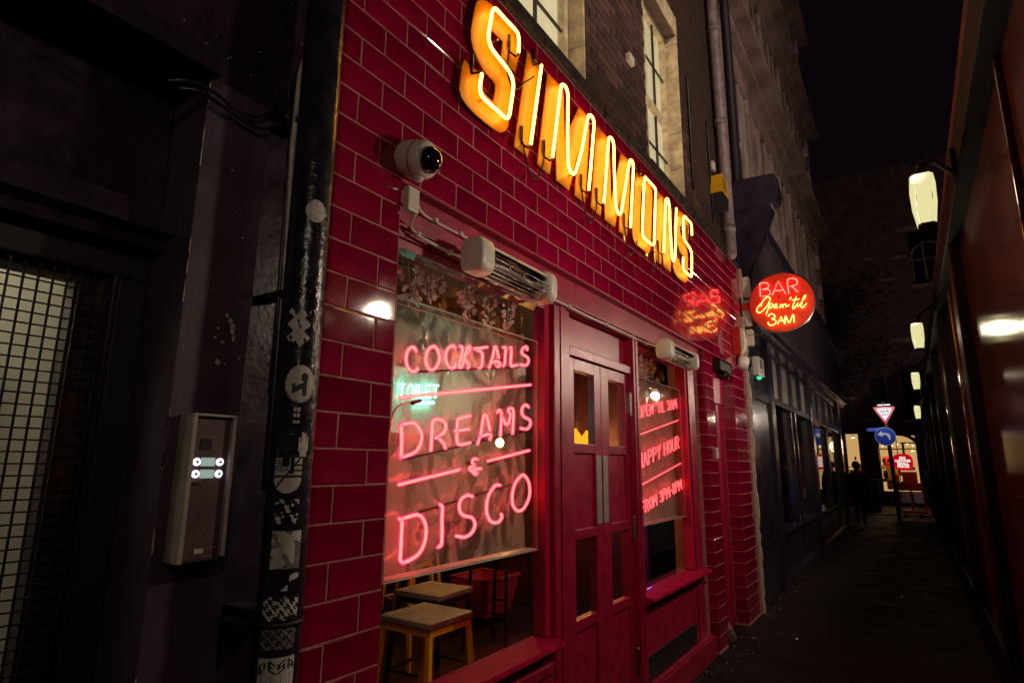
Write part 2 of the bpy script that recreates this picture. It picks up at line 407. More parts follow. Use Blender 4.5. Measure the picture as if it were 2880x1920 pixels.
# ------------------------------------------------------------------ painted timber shopfront
sf=thing('shopfront','red painted timber bar shopfront with two windows around a double door','shopfront',(2.2,.06,0))
B=.003
def bx(name,x0,y0,z0,x1,y1,z1,mat='redpaint',par=sf,bev=B,label=None): return MB().box(x0,y0,z0,x1,y1,z1).build(name,mat,par,False,bev,label)
bx('header_board',.338,.045,2.395,4.198,.14,2.540)
bx('header_lip',.338,.060,2.362,4.198,.14,2.3935)
bx('header_bead',.338,.036,2.392,4.198,.0595,2.402)
for x0,x1 in ((.338,1.50),(2.714,3.845)):
    bx('window_head',x0,.075,2.325,x1,.145,2.3605)
def sill(x0,x1,zt):
    MB().prism([(-.012,zt-.026),(-.006,zt-.006),(.105,zt+.004),(.145,zt+.004),(.145,zt-.05),(.02,zt-.05),(.02,zt-.030)],x0,x1,'x').build('window_sill','sillpaint',sf,False,.002)
sill(.338,1.546,.706); sill(2.714,4.06,.690)
bx('stall_riser',.338,.050,0,1.546,.145,.654); bx('riser_moulding',.40,.040,.56,1.52,.0505,.60)
bx('window_stile',1.50,.075,.712,1.546,.145,2.3605,'neonlitstile')
bx('post',1.548,.045,0,1.608,.17,2.3605); bx('post',1.612,.040,0,1.676,.17,2.3605)
bx('door_jamb',1.678,.062,0,1.752,.17,2.3605)
bx('transom_bar',1.754,.062,2.118,2.633,.17,2.170)
bx('transom_panel',1.754,.110,2.172,2.633,.17,2.3605)
bx('transom_bead',1.754,.085,2.172,2.633,.1095,2.184)
bx('post',2.637,.045,0,2.668,.17,2.3605); bx('post',2.672,.040,0,2.712,.17,2.3605)
bx('window_stile',3.845,.075,.698,3.89,.145,2.3605,'neonlitstile'); bx('window_stile',3.894,.062,0,4.06,.17,2.3605)
bx('reveal_board',4.062,.115,0,4.20,.2,2.3605)
bx('stall_riser',2.714,.070,.16,3.87,.145,.639); bx('riser_moulding',2.78,.060,.575,3.78,.0705,.605)
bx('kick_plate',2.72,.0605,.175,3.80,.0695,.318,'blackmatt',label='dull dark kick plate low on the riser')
bx('plinth',2.714,.012,0,4.15,.0605,.156); bx('plinth_cap',2.714,.02,.157,4.10,.0600,.172)
bx('threshold',1.68,.02,0,2.635,.0445,.05,'blackmatt')
MB().box(.338,.112,.712,1.499,.116,2.3245).build('window_pane','glass',sf)
MB().box(2.715,.112,.696,3.844,.116,2.3245).build('window_pane','glass',sf)
def leaf(x0,x1,gx0,gx1,push):
    d=MB(); y0,y1=.088,.135
    zs=[.055,.125,.656,.708,1.118,1.165,1.582,1.632,2.048,2.115]
    d.box(x0,y0,.055,gx0,y1,2.115); d.box(gx1,y0,.055,x1,y1,2.115)
    for a,b in ((.055,.125),(.656,.710),(1.116,1.168),(1.580,1.634),(2.046,2.115)): d.box(gx0,y0,a,gx1,y1,b)
    o=d.build('door','redpaint',sf,False,.003)
    for a,b in ((.125,.656),(1.168,1.580)): sub(MB().box(gx0,y0+.014,a,gx1,y1-.01,b),'door_panel','redpaint',o)
    for a,b in ((.710,1.116),(1.634,2.046)): sub(MB().box(gx0,y0+.018,a,gx1,y0+.022,b),'glass_pane','glass',o)
    pl=MB().box(push[0],y0-.004,1.180,push[1],y0,1.570); sub(pl,'push_plate','steelplate',o,bevel=.0015)
    return o
d1=leaf(1.756,2.194,1.846,2.108,(2.112,2.180)); d2=leaf(2.199,2.634,2.312,2.574,(2.206,2.272))
def hinge(x,y,z0,z1,par,big):
    h=MB()
    r=.011 if big else .005
    h.tube([(x,y,z0),(x,y,z1)],r,8)
    if big: h.box(x-.018,y-.001,z0+.012,x+.018,y+.02,z1-.012)
    sub(h,'hinge','steel' if big else 'blackmatt',par,smooth=False)
for z0,z1 in ((1.84,1.99),(1.04,1.185),(.26,.40)): hinge(2.640,.074,z0,z1,d2,True)
for z0,z1 in ((1.85,1.995),(1.04,1.19)): hinge(1.757,.084,z0,z1,d1,False)

# recessed side entrance between the right piers
sd=thing('side_door','plain red recessed door between the two red tiled piers','door',(4.86,.12,0))
MB().box(4.477,.125,0,4.95,.16,2.12).build('door_panel','redpaint',sd,False,.003)
MB().box(4.955,.118,0,5.05,.17,2.12).build('door_frame','redpaint',sd,False,.003)
MB().box(5.053,.122,0,5.248,.17,2.12).build('side_panel','redpaint',sd,False,.003)
MB().box(4.477,.10,2.123,5.248,.17,2.551).build('door_head','redpaint',sd,False,.003)
bs=thing('motion_sensor','black box sensor fixed above the recessed red side door','sensor',(5.0,.05,2.46))
MB().box(4.78,.0,2.44,5.20,.099,2.535).build('housing','blackmatt',bs,False,.008)
MB().lathe([(.03,0),(.045,.01),(.04,.05),(.02,.07)],(5.02,.03,2.44),(0,-.3,-1),14).build('lens','dome',bs,True)
MB().box(5.08,.02,2.39,5.19,.099,2.4395).build('bracket','blackmatt',bs,False,.004)
sw=thing('entry_switch','small cream switch box on the narrow tiled pier','switch',(4.40,-.01,1.62))
MB().box(4.385,-.02,1.575,4.435,0,1.672).build('housing','white',sw,False,.004); MB().box(4.398,-.023,1.605,4.422,-.0205,1.64).build('button','white',sw)

# ------------------------------------------------------------------ plaster edge strip at the end of the tiles
es=thing('plaster_edge','ragged cream plaster edge strip ending the red tiled front','wall trim',(5.92,0,0))
ms=MB(); rr=random.Random(3); z=0.0; prev=None
pts=[]
while z<3.80:
    wv=.032+rr.uniform(-.012,.012); dv=.028+rr.uniform(-.01,.01); pts.append((z,wv,dv)); z+=.07
for (z0,w0,e0),(z1,w1,e1) in zip(pts[:-1],pts[1:]):
    ms.add([(5.873,-e0,z0),(5.873+w0,-e0,z0),(5.873+w0,.12,z0),(5.873,-e1,z1),(5.873+w1,-e1,z1),(5.873+w1,.12,z1)],[(0,1,4,3),(1,2,5,4)])
    ms.add([(5.873,.1,z0),(5.873,-e0,z0),(5.873,-e1,z1),(5.873,.1,z1)],[(0,1,2,3)])
ms.build('strip','rawplaster',es)
for z0,z1 in ((3.44,3.68),(3.09,3.40),(2.86,3.05)):
    bxx=thing('junction_box','cream plastic junction box on the end strip, '+{3.44:'highest of three',3.09:'beside the sign arm',2.86:'lowest of three'}[z0],'junction box',(5.93,-.06,z0),'junction boxes at the end of the tiles')
    MB().box(5.90,-.095,z0,5.985,-.03,z1).build('housing','white',bxx,False,.006); MB().box(5.905,-.100,z0+.012,5.98,-.0955,z1-.012).build('lid','white',bxx,False,.002)

# ------------------------------------------------------------------ big neon sign letters
SL=[(1.02,3.403),(1.039,3.461),(1.068,3.55),(1.07,3.60),(1.04,3.635),(.94,3.645),(.819,3.63),(.782,3.621),(.751,3.609),(.723,3.589),(.702,3.561),(.691,3.527),(.674,3.44),(.665,3.388),(.669,3.345),(.686,3.31),(.717,3.28),(.765,3.251),(.843,3.245),(.859,3.228),(.855,3.198),(.842,3.137),(.789,3.137),(.758,3.147),(.75,3.174),(.756,3.213),(.736,3.217),(.625,3.215),(.611,3.174),(.6,3.102),(.597,3.06),(.611,3.031),(.642,3.015),(.7,3.003),(.78,3.0),(.863,3.004),(.907,3.014),(.944,3.043),(.962,3.078),(.994,3.235),(.993,3.283),(.983,3.326),(.953,3.357),(.914,3.386),(.861,3.401),(.824,3.42),(.81,3.449),(.82,3.497),(.915,3.499),(.901,3.402)]
ST=[(.96,3.445),(.965,3.51),(.957,3.542),(.94,3.549),(.82,3.547),(.765,3.549),(.744,3.523),(.732,3.454),(.717,3.383),(.722,3.343),(.745,3.321),(.80,3.311),(.858,3.303),(.905,3.286),(.92,3.254),(.916,3.211),(.898,3.122),(.886,3.062),(.865,3.043),(.777,3.046),(.696,3.047),(.671,3.057),(.663,3.08),(.666,3.113),(.675,3.154)]
LET=[('S',[SL],ST),
 ('I',[[(1.136,3.584),(1.262,3.587),(1.138,3.0),(1.020,3.0)]],[(1.176,3.509),(1.074,3.02)]),
 ('M',[[(1.341,3.585),(1.478,3.588),(1.514,3.57),(1.521,3.275),(1.703,3.58),(1.836,3.585),(1.838,3.493),(1.803,3.258),(1.760,3.0),(1.640,2.997),(1.688,3.298),(1.57,3.0),(1.428,3.0),(1.43,3.329),(1.356,3.003),(1.232,3.003)]],
   [(1.285,3.05),(1.325,3.241),(1.373,3.475),(1.387,3.53),(1.435,3.543),(1.458,3.52),(1.46,3.48),(1.45,3.267),(1.454,3.09),(1.476,3.055),(1.512,3.052),(1.539,3.078),(1.621,3.253),(1.701,3.488),(1.72,3.528),(1.772,3.536),(1.789,3.509),(1.775,3.426),(1.729,3.183),(1.698,3.041)]),
 ('M',[[(1.951,3.580),(2.11,3.585),(2.135,3.566),(2.137,3.15),(2.326,3.578),(2.455,3.582),(2.468,3.457),(2.43,3.227),(2.374,2.998),(2.255,2.995),(2.304,3.308),(2.187,3.0),(2.043,2.998),(2.036,3.33),(1.976,2.999),(1.847,3.003)]],
   [(1.899,3.042),(1.927,3.17),(1.982,3.452),(1.998,3.522),(2.05,3.534),(2.073,3.506),(2.068,3.334),(2.074,3.104),(2.091,3.062),(2.132,3.048),(2.160,3.08),(2.218,3.223),(2.314,3.472),(2.336,3.524),(2.380,3.532),(2.397,3.505),(2.383,3.425),(2.307,3.031)]),
 ('O',[[(2.575,3.50),(2.60,3.56),(2.65,3.585),(2.85,3.585),(2.898,3.565),(2.908,3.50),(2.832,3.09),(2.808,3.03),(2.765,3.0),(2.54,3.0),(2.495,3.022),(2.483,3.09)],[(2.676,3.455),(2.74,3.455),(2.682,3.12),(2.617,3.12)]],
   [(2.606,3.515),(2.582,3.434),(2.517,3.088),(2.521,3.040),(2.563,3.032),(2.712,3.034),(2.741,3.055),(2.76,3.171),(2.822,3.49),(2.816,3.512),(2.60,3.513)]),
 ('N',[[(3.03,3.58),(3.15,3.585),(3.215,3.28),(3.24,3.585),(3.365,3.585),(3.257,3.0),(3.10,3.0),(3.072,3.31),(3.045,3.0),(2.915,3.0)]],
   [(2.94,3.054),(3.04,3.499),(3.055,3.53),(3.10,3.540),(3.117,3.50),(3.12,3.12),(3.130,3.060),(3.170,3.050),(3.193,3.08),(3.218,3.17),(3.294,3.536)]),
 ('S',[[(x+2.733,z) for x,z in SL]],[(x+2.733,z) for x,z in ST])]
order=['first large orange S letter plate with lit amber neon, leftmost of the sign','narrow orange I letter plate with one straight neon stroke','first orange M plate with zigzag neon, right of the I','second orange M plate with zigzag neon, left of the O','orange O letter plate with a closed loop of neon','orange N plate with zigzag neon between O and last S','last orange S letter plate with lit neon, beside bare red tiles']
TY=-.066
for (ch,polys,tp),lab in zip(LET,order):
    polys=[[(-1.1203+(x+1.1203)*1.0084,1.5244+(z-1.5244)*1.0084) for x,z in P_] for P_ in polys]; tp=[(-1.1203+(x+1.1203)*1.0250,1.5244+(z-1.5244)*1.0250) for x,z in tp]
    P0=polys[0]; cx=sum(p[0] for p in P0)/len(P0)
    t=thing('sign_letter',lab,'sign letter',(cx,0,3.0),'letters of the big neon bar sign')
    mp=MB()
    if len(polys)==1: mp.prism(P0,-.031,-.026)
    else:
        o_,i_=polys; i_=i_[::-1]
        # ring of quads joined by nearest points, slit into two halves
        S_=lambda P_: [(-1.1203+(x+1.1203)*1.0084,1.5244+(z-1.5244)*1.0084) for x,z in P_]
        mp.prism(S_([(2.655,3.0)])+[o_[k] for k in (9,10,11,0,1,2)]+S_([(2.70,3.585),(2.70,3.455),(2.676,3.455),(2.617,3.12),(2.655,3.12)]),-.031,-.026)
        mp.prism(S_([(2.70,3.585)])+[o_[k] for k in (3,4,5,6,7,8)]+S_([(2.655,3.0),(2.655,3.12),(2.682,3.12),(2.74,3.455),(2.70,3.455)]),-.031,-.026)
    mp.build('face_plate','orange',t)
    closed = ch=='O'
    path=[(x,TY,z) for x,z in tp]
    path=roundcorners(path,.03,3)
    neon(path,.0102,'yorange','yshell',t,closed=False,n=8)
    for k in (0,-1):
        e=Vector(path[k]); nb=Vector(path[1 if k==0 else -2]); d=(e-nb).normalized()
        el=MB().tube([e+d*.008,e+d*.02+Vector((0,.012,0)),e+Vector((-.03,.03,-.004)),e+Vector((-.035,.032,.02))],.006,6)
        el.tube([e+Vector((-.035,.032,.02)),e+Vector((-.032,.032,.085))],.0095,7)
        el.build('electrode','cable',t,True)
    so=MB()
    xs_=[p[0] for p in P0]
    for q in range(3):
        i=(len(tp)*(2*q+1))//6; x,z=tp[i]; so.tube([(x,TY+.008,z),(x,-.031,z)],.0035,6)
    zz=[(min(xs_)+max(xs_))/2]
    for z in (3.08,3.5): so.tube([(zz[0]+(z-3.29)*.2,-.026,z),(zz[0]+(z-3.29)*.2,0,z)],.006,6)
    so.build('standoff','steel',t)
def cable(pts,r,mat,label,cat='cable',name='cable',group=None):
    o=MB().tube(smoothpath(pts,6),r,6).build(name,mat,None,True); return tag(o,label,cat,group)
cl=[([(.925,-.07,3.46),(.93,-.06,3.33),(.99,-.06,3.28),(1.08,-.06,3.37),(1.15,-.07,3.44)],'black cable looping from the first S to the I'),
 ([(1.05,-.07,3.03),(1.09,-.07,2.93),(1.17,-.06,2.89),(1.22,-.07,2.95),(1.25,-.07,3.03)],'black cable sagging under the I and first M'),
 ([(1.67,-.07,3.03),(1.70,-.07,2.93),(1.78,-.06,2.88),(1.83,-.07,2.94),(1.865,-.07,3.03)],'black cable sagging between the two M letters'),
 ([(2.28,-.07,3.03),(2.30,-.07,2.92),(2.37,-.06,2.87),(2.45,-.07,2.93),(2.49,-.07,3.0)],'black cable sagging from second M to the O'),
 ([(2.72,-.07,2.99),(2.75,-.07,2.91),(2.82,-.06,2.88),(2.88,-.07,2.95),(2.91,-.07,3.03)],'black cable sagging between the O and N')]
for pts,lab in cl: cable(pts,.0045,'cable',lab)
T_COCKTAILS = [[(0.591,1.956),(0.581,1.967),(0.567,1.968),(0.548,1.955),(0.537,1.932),(0.537,1.91),(0.546,1.888),(0.564,1.874),(0.581,1.872),(0.598,1.879),(0.603,1.888)],[(0.688,1.991),(0.661,1.972),(0.651,1.943),(0.652,1.919),(0.668,1.899),(0.684,1.893),(0.705,1.9),(0.726,1.923),(0.734,1.95),(0.723,1.978),(0.703,1.992),(0.688,1.991)],[(0.834,2.011),(0.82,2.015),(0.797,2.007),(0.778,1.985),(0.774,1.958),(0.783,1.934),(0.804,1.919),(0.824,1.919),(0.839,1.931),(0.837,1.941)],[(0.868,2.023),(0.883,2.02),(0.884,1.997),(0.875,1.963),(0.865,1.942),(0.869,1.929),(0.883,1.933),(0.895,1.954),(0.905,1.989),(0.924,2.026),(0.939,2.032),(0.941,2.021),(0.923,1.998),(0.908,1.979),(0.915,1.963),(0.936,1.946),(0.928,1.934)],[(0.969,2.028),(1.016,2.038),(1.07,2.053)],[(0.994,2.024),(1.02,2.024),(1.034,2.012),(1.033,1.979),(1.028,1.955),(1.011,1.945)],[(1.089,1.959),(1.108,1.995),(1.127,2.046),(1.134,2.065),(1.147,2.056),(1.167,2.016)],[(1.112,1.986),(1.149,1.997),(1.17,1.995),(1.178,1.986),(1.17,1.975),(1.156,1.972)],[(1.202,2.073),(1.219,2.077),(1.224,2.066),(1.22,2.031),(1.217,1.996),(1.204,1.981)],[(1.261,2.081),(1.274,2.082),(1.273,2.039),(1.267,2.006),(1.278,1.992),(1.328,2.004)],[(1.421,2.096),(1.421,2.11),(1.404,2.11),(1.378,2.094),(1.369,2.077),(1.388,2.065),(1.421,2.059),(1.436,2.043),(1.422,2.02),(1.398,2.012),(1.358,2.012)]]
T_RULES = [[(0.516,1.765),(1.456,1.919)],[(0.528,1.441),(0.886,1.494)],[(1.092,1.531),(1.445,1.586)]]
T_DREAMS = [[(0.525,1.662),(0.578,1.671),(0.613,1.664),(0.64,1.636),(0.642,1.603),(0.619,1.568),(0.578,1.551),(0.533,1.54)],[(0.525,1.662),(0.533,1.604),(0.533,1.54)],[(0.701,1.57),(0.703,1.634),(0.707,1.687),(0.746,1.695),(0.783,1.684),(0.788,1.659),(0.765,1.637),(0.727,1.62)],[(0.742,1.622),(0.775,1.602),(0.79,1.581)],[(0.951,1.724),(0.877,1.708),(0.865,1.694),(0.863,1.647),(0.866,1.61),(0.89,1.598),(0.955,1.608)],[(0.85,1.654),(0.944,1.666)],[(1.01,1.604),(1.032,1.649),(1.048,1.717),(1.062,1.737),(1.082,1.719),(1.103,1.669)],[(1.023,1.636),(1.089,1.651),(1.111,1.644),(1.104,1.629)],[(1.162,1.756),(1.178,1.768),(1.195,1.75),(1.193,1.713),(1.187,1.65)],[(1.199,1.739),(1.223,1.711),(1.243,1.703),(1.263,1.725),(1.27,1.756),(1.252,1.766),(1.262,1.782),(1.29,1.782),(1.298,1.758),(1.295,1.7),(1.292,1.663)],[(1.437,1.802),(1.414,1.812),(1.384,1.8),(1.373,1.771),(1.399,1.749),(1.445,1.74),(1.456,1.717),(1.422,1.691),(1.367,1.692)]]
T_AMP = [[(1.008,1.538),(0.985,1.539),(0.974,1.524),(0.992,1.511),(0.963,1.504),(0.958,1.494),(0.981,1.483),(0.996,1.474),(1.013,1.478),(0.986,1.49),(0.995,1.496),(1.039,1.498)]]
T_DISCO = [[(0.539,1.318),(0.553,1.31),(0.554,1.263),(0.553,1.198),(0.553,1.174),(0.567,1.16)],[(0.551,1.317),(0.594,1.323),(0.635,1.326),(0.666,1.312),(0.687,1.279),(0.686,1.23),(0.66,1.188),(0.616,1.169),(0.567,1.16)],[(0.766,1.357),(0.782,1.347),(0.782,1.301),(0.785,1.243),(0.783,1.203),(0.765,1.195)],[(0.981,1.38),(0.942,1.386),(0.9,1.368),(0.893,1.333),(0.919,1.306),(0.98,1.292),(1.003,1.264),(0.982,1.23),(0.931,1.217),(0.877,1.227)],[(1.189,1.422),(1.154,1.422),(1.106,1.386),(1.086,1.338),(1.094,1.294),(1.128,1.263),(1.177,1.259),(1.207,1.276),(1.202,1.293)],[(1.376,1.464),(1.32,1.43),(1.294,1.378),(1.3,1.327),(1.344,1.298),(1.4,1.31),(1.446,1.361),(1.445,1.421),(1.41,1.458),(1.376,1.464)]]
T_BAR = [[(-0.236,3.545),(-0.233,3.393)],[(-0.236,3.545),(-0.3,3.543),(-0.327,3.513),(-0.316,3.479),(-0.252,3.469)],[(-0.252,3.469),(-0.315,3.462),(-0.339,3.429),(-0.32,3.391),(-0.252,3.39)],[(-0.357,3.388),(-0.43,3.539),(-0.495,3.384)],[(-0.391,3.432),(-0.463,3.43)],[(-0.528,3.382),(-0.528,3.537),(-0.599,3.54),(-0.622,3.51),(-0.613,3.472),(-0.547,3.459)],[(-0.562,3.46),(-0.619,3.385)]]
T_OPEN = [[(-0.233,3.276),(-0.241,3.315),(-0.287,3.367),(-0.324,3.367),(-0.332,3.343),(-0.302,3.284),(-0.256,3.232),(-0.212,3.206),(-0.184,3.219),(-0.186,3.253),(-0.218,3.295),(-0.235,3.304)],[(-0.324,3.298),(-0.304,3.243),(-0.278,3.177)],[(-0.307,3.248),(-0.334,3.29),(-0.354,3.282),(-0.347,3.254),(-0.319,3.241)],[(-0.361,3.243),(-0.394,3.262),(-0.393,3.281),(-0.376,3.27),(-0.371,3.239),(-0.402,3.238)],[(-0.422,3.232),(-0.435,3.264),(-0.45,3.262),(-0.452,3.231),(-0.465,3.26),(-0.486,3.267),(-0.489,3.234),(-0.52,3.252)],[(-0.53,3.313),(-0.547,3.334)],[(-0.597,3.332),(-0.553,3.219),(-0.567,3.206),(-0.595,3.242)],[(-0.555,3.301),(-0.625,3.304)],[(-0.609,3.262),(-0.599,3.23),(-0.618,3.227),(-0.668,3.293),(-0.694,3.331),(-0.676,3.326),(-0.638,3.219),(-0.656,3.205),(-0.694,3.244)]]
T_THREE = [[(-0.297,3.152),(-0.325,3.177),(-0.36,3.16),(-0.363,3.131),(-0.331,3.118),(-0.366,3.103),(-0.369,3.068),(-0.331,3.044),(-0.296,3.06),(-0.292,3.083)],[(-0.388,3.054),(-0.43,3.134),(-0.459,3.046)],[(-0.406,3.086),(-0.446,3.081)],[(-0.464,3.051),(-0.476,3.134),(-0.505,3.051),(-0.552,3.141),(-0.555,3.05)]]
# ------------------------------------------------------------------ hanging neon signs inside the windows
def signbox(name,label,x0,x1,z0,z1,film):
    t=thing(name,label,'neon sign',((x0+x1)/2,.155,z0),'acrylic neon signs hung in the bar windows')
    e=.005
    MB().box(x0,.120,z0,x1,.1235,z1).build('front_sheet','acrylic',t)
    MB().box(x0,.192,z0,x1,.195,z1).build('back_sheet',film,t)
    ed=MB(); ed.box(x0,.124,z1-.004,x1,.1915,z1); ed.box(x0,.124,z0,x0+.004,.1915,z1-.0045); ed.box(x1-.004,.124,z0,x1,.1915,z1-.0045)
    ed.build('side_sheet','acrylic',t)
    MB().box(x0,.124,z0,x1,.1915,z0+.006).build('bottom_sheet','acredge',t)
    fr=MB(); fr.tube([(x0,.1205,z1),(x1,.1205,z1)],.0032,5); fr.tube([(x0,.1205,z0),(x1,.1205,z0)],.0032,5); fr.tube([(x0,.1205,z0),(x0,.1205,z1)],.0025,5); fr.tube([(x1,.1205,z0),(x1,.1205,z1)],.0025,5)
    fr.tube([(x0,.1935,z1),(x1,.1935,z1)],.0025,5)
    fr.build('polished_edge','acredge',t,True)
    return t
wsL=signbox('window_neon_sign','clear acrylic sign reading COCKTAILS, DREAMS and DISCO in red neon',.455,1.497,1.105,2.150,'film')
YT=.135
def strokes(paths,parent,r,core='rcore',shell='rshell',name='neon_letter'):
    for p in paths:
        pp=[(x,YT,z) for x,z in p]; cl=(p[0]==p[-1])
        pp=smoothpath(pp,4,cl)
        neon(pp[:-1] if cl else pp,r,core,shell,parent,name,cl,7)
strokes(T_COCKTAILS,wsL,.0094); strokes(T_DREAMS,wsL,.0096); strokes(T_DISCO,wsL,.0096); strokes(T_AMP,wsL,.0090); strokes(T_RULES,wsL,.0090,name='neon_rule')
# dark back-runs, electrodes and wires behind the letters
def shift(p,dx,dz,y): return [(x+dx,y,z+dz) for x,z in p]
bk=MB()
for a,b in (((.60,1.875),(1.47,2.02)),((.60,1.535),(1.50,1.69)),((.69,1.33),(1.35,1.42))):
    bk.tube([(a[0],.178,a[1]),(b[0],.178,b[1])],.005,6)
bk.build('return_wire','cable',wsL,True)
for x,z in ((.62,1.755),(.99,1.52),(1.16,1.52),(1.06,1.63),(1.43,1.31),(1.22,1.68)):
    MB().tube([(x,.172,z),(x+.05,.175,z+.012)],.0085,7).build('electrode','cable',wsL,True)
lw=MB().tube(smoothpath([(.60,.17,1.755),(.53,.175,1.72),(.50,.176,1.60),(.50,.176,1.3),(.51,.18,1.12)],5),.004,6); lw.build('lead_wire','conduit',wsL,True)
# stroke font for the second sign (unit height 1)
F={'O':(.55,[[(.28,1),(.08,.85),(0,.5),(.08,.15),(.28,0),(.48,.15),(.55,.5),(.48,.85),(.28,1)]]),
'P':(.5,[[(0,0),(0,1),(.3,1),(.48,.88),(.48,.62),(.3,.5),(.02,.5)]]),'E':(.45,[[(.45,1),(0,1),(0,0),(.45,0)],[(0,.5),(.36,.5)]]),
'N':(.55,[[(0,0),(0,1),(.55,0),(.55,1)]]),"'":(.1,[[(.05,1),(.03,.78)]]),'T':(.5,[[(0,1),(.5,1)],[(.25,1),(.25,0)]]),'I':(.05,[[(.02,1),(.02,0)]]),
'L':(.42,[[(0,1),(0,0),(.42,0)]]),'3':(.45,[[(0,.85),(.2,1),(.42,.85),(.38,.62),(.18,.52),(.42,.4),(.44,.15),(.2,0),(0,.15)]]),
'A':(.56,[[(0,0),(.28,1),(.56,0)],[(.1,.35),(.46,.35)]]),'M':(.66,[[(0,0),(.05,1),(.33,.3),(.61,1),(.66,0)]]),'H':(.5,[[(0,0),(0,1)],[(.5,0),(.5,1)],[(0,.5),(.5,.5)]]),
'Y':(.5,[[(0,1),(.25,.52),(.5,1)],[(.25,.52),(.25,0)]]),'U':(.52,[[(0,1),(0,.25),(.12,.03),(.26,0),(.4,.03),(.52,.25),(.52,1)]]),
'R':(.5,[[(0,0),(0,1),(.3,1),(.48,.88),(.48,.65),(.3,.52),(0,.52)],[(.22,.52),(.5,0)]]),'F':(.44,[[(.44,1),(0,1),(0,0)],[(0,.52),(.36,.52)]]),
'8':(.45,[[(.22,.53),(.04,.68),(.04,.88),(.22,1),(.40,.88),(.40,.68),(.22,.53),(0,.35),(.03,.1),(.22,0),(.42,.1),(.45,.35),(.22,.53)]]),'-':(.3,[[(0,.5),(.3,.5)]]),' ':(.25,[])}
def write(txt,x0,x1,z0a,z0b,h,parent,y=YT,r=.0062,core='rcore',shell='rshell'):
    tot=sum(F[c][0]+.2 for c in txt)-.2; k=(x1-x0)/tot; x=x0
    for c in txt:
        wd,ps=F[c]
        for p in ps:
            pth=[]
            for u,v in p:
                X=x+u*k; base=z0a+(z0b-z0a)*(X-x0)/(x1-x0); pth.append((X,y,base+v*h))
            neon(roundcorners(pth,.01,2),r,core,shell,parent,'neon_letter',False,6)
        x+=(wd+.2)*k
wsR=signbox('window_neon_sign','clear acrylic sign with HAPPY HOUR in red neon, half hidden by the door post',2.72,3.842,1.105,2.14,'film2')
write("OPEN 'TIL 3AM",2.93,3.79,1.845,1.985,.080,wsR)
write("HAPPY HOUR",2.90,3.80,1.485,1.655,.098,wsR)
write("FROM 3PM-8PM",2.93,3.815,1.180,1.325,.080,wsR)
for a,b in (((2.78,1.70),(3.81,1.885)),((2.78,1.352),(3.82,1.53))): neon([(a[0],YT,a[1]),(b[0],YT,b[1])],.0065,'rcore','rshell',wsR,'neon_rule')
# chains
def chain(x,y,z0,z1,label):
    m=MB(); n=int((z1-z0)/.032)
    for i in range(n):
        z=z0+(i+.5)*(z1-z0)/n; L=.020
        for sgn in (-1,1):
            d=(sgn*.006,0) if i%2 else (0,sgn*.006)
            m.tube([(x,y,z-L),(x+d[0],y+d[1],z-L*.6),(x+d[0],y+d[1],z+L*.6),(x,y,z+L)],.0022,5)
    for s in (-1,1): m.tube([(x,y,z0+.005),(x+s*.02,y,z0-.055)],.0025,5)
    tag(m.build('hanging_chain','chrome',None,True),label,'chain','chains holding the window signs')
chain(.585,.155,2.205,2.345,'silver chain at the left corner of the COCKTAILS sign'); chain(1.40,.155,2.205,2.345,'silver chain at the right corner of the COCKTAILS sign'); chain(3.72,.155,2.195,2.345,'silver chain holding the HAPPY HOUR sign')

# ------------------------------------------------------------------ silk flower garlands along both window heads
def petalmesh():
    m=MB(); n=5
    vs=[(0,0,0),(.011,0,.006),(.015,.003,.016),(.008,.006,.026),(-.005,.004,.024),(-.009,0,.012)]
    m.add(vs,[(0,1,2),(0,2,5),(2,3,4),(2,4,5)]); return m
def leafmesh():
    return MB().add([(0,0,0),(.02,.006,-.03),(.026,.008,-.06),(0,-.004,-.115),(-.026,.008,-.06),(-.02,.006,-.03),(0,-.003,-.05)],[(0,1,6),(1,2,6),(2,3,6),(3,4,6),(4,5,6),(5,0,6)]).mesh('leaf','leaf',True)
LEAF=leafmesh()
def raceme(rn,L):
    m=MB(); m.tube([(0,0,0),(.004,0,-L*.5),(0,0,-L)],.0015,4)
    k=int(L/.0052)
    for i in range(k):
        t=i/k; z=-L*t-.01; rad=.034*(1-t)**.6+.006; a=rn.uniform(0,2*pi)
        c=Vector((cos(a)*rad,sin(a)*rad*.7,z)); s=rn.uniform(.75,1.25)
        R=Matrix.Rotation(a,3,'Z')@Matrix.Rotation(rn.uniform(.3,1.7),3,'Y')@Matrix.Rotation(rn.uniform(-1,1),3,'X')
        p=petalmesh(); m.add([c+R@(Vector(v)*s) for v in p.v],p.f)
    return m.mesh('flower_cluster','petal')
rn=random.Random(8); RAC=[raceme(rn,l) for l in (.20,.17,.14,.22)]
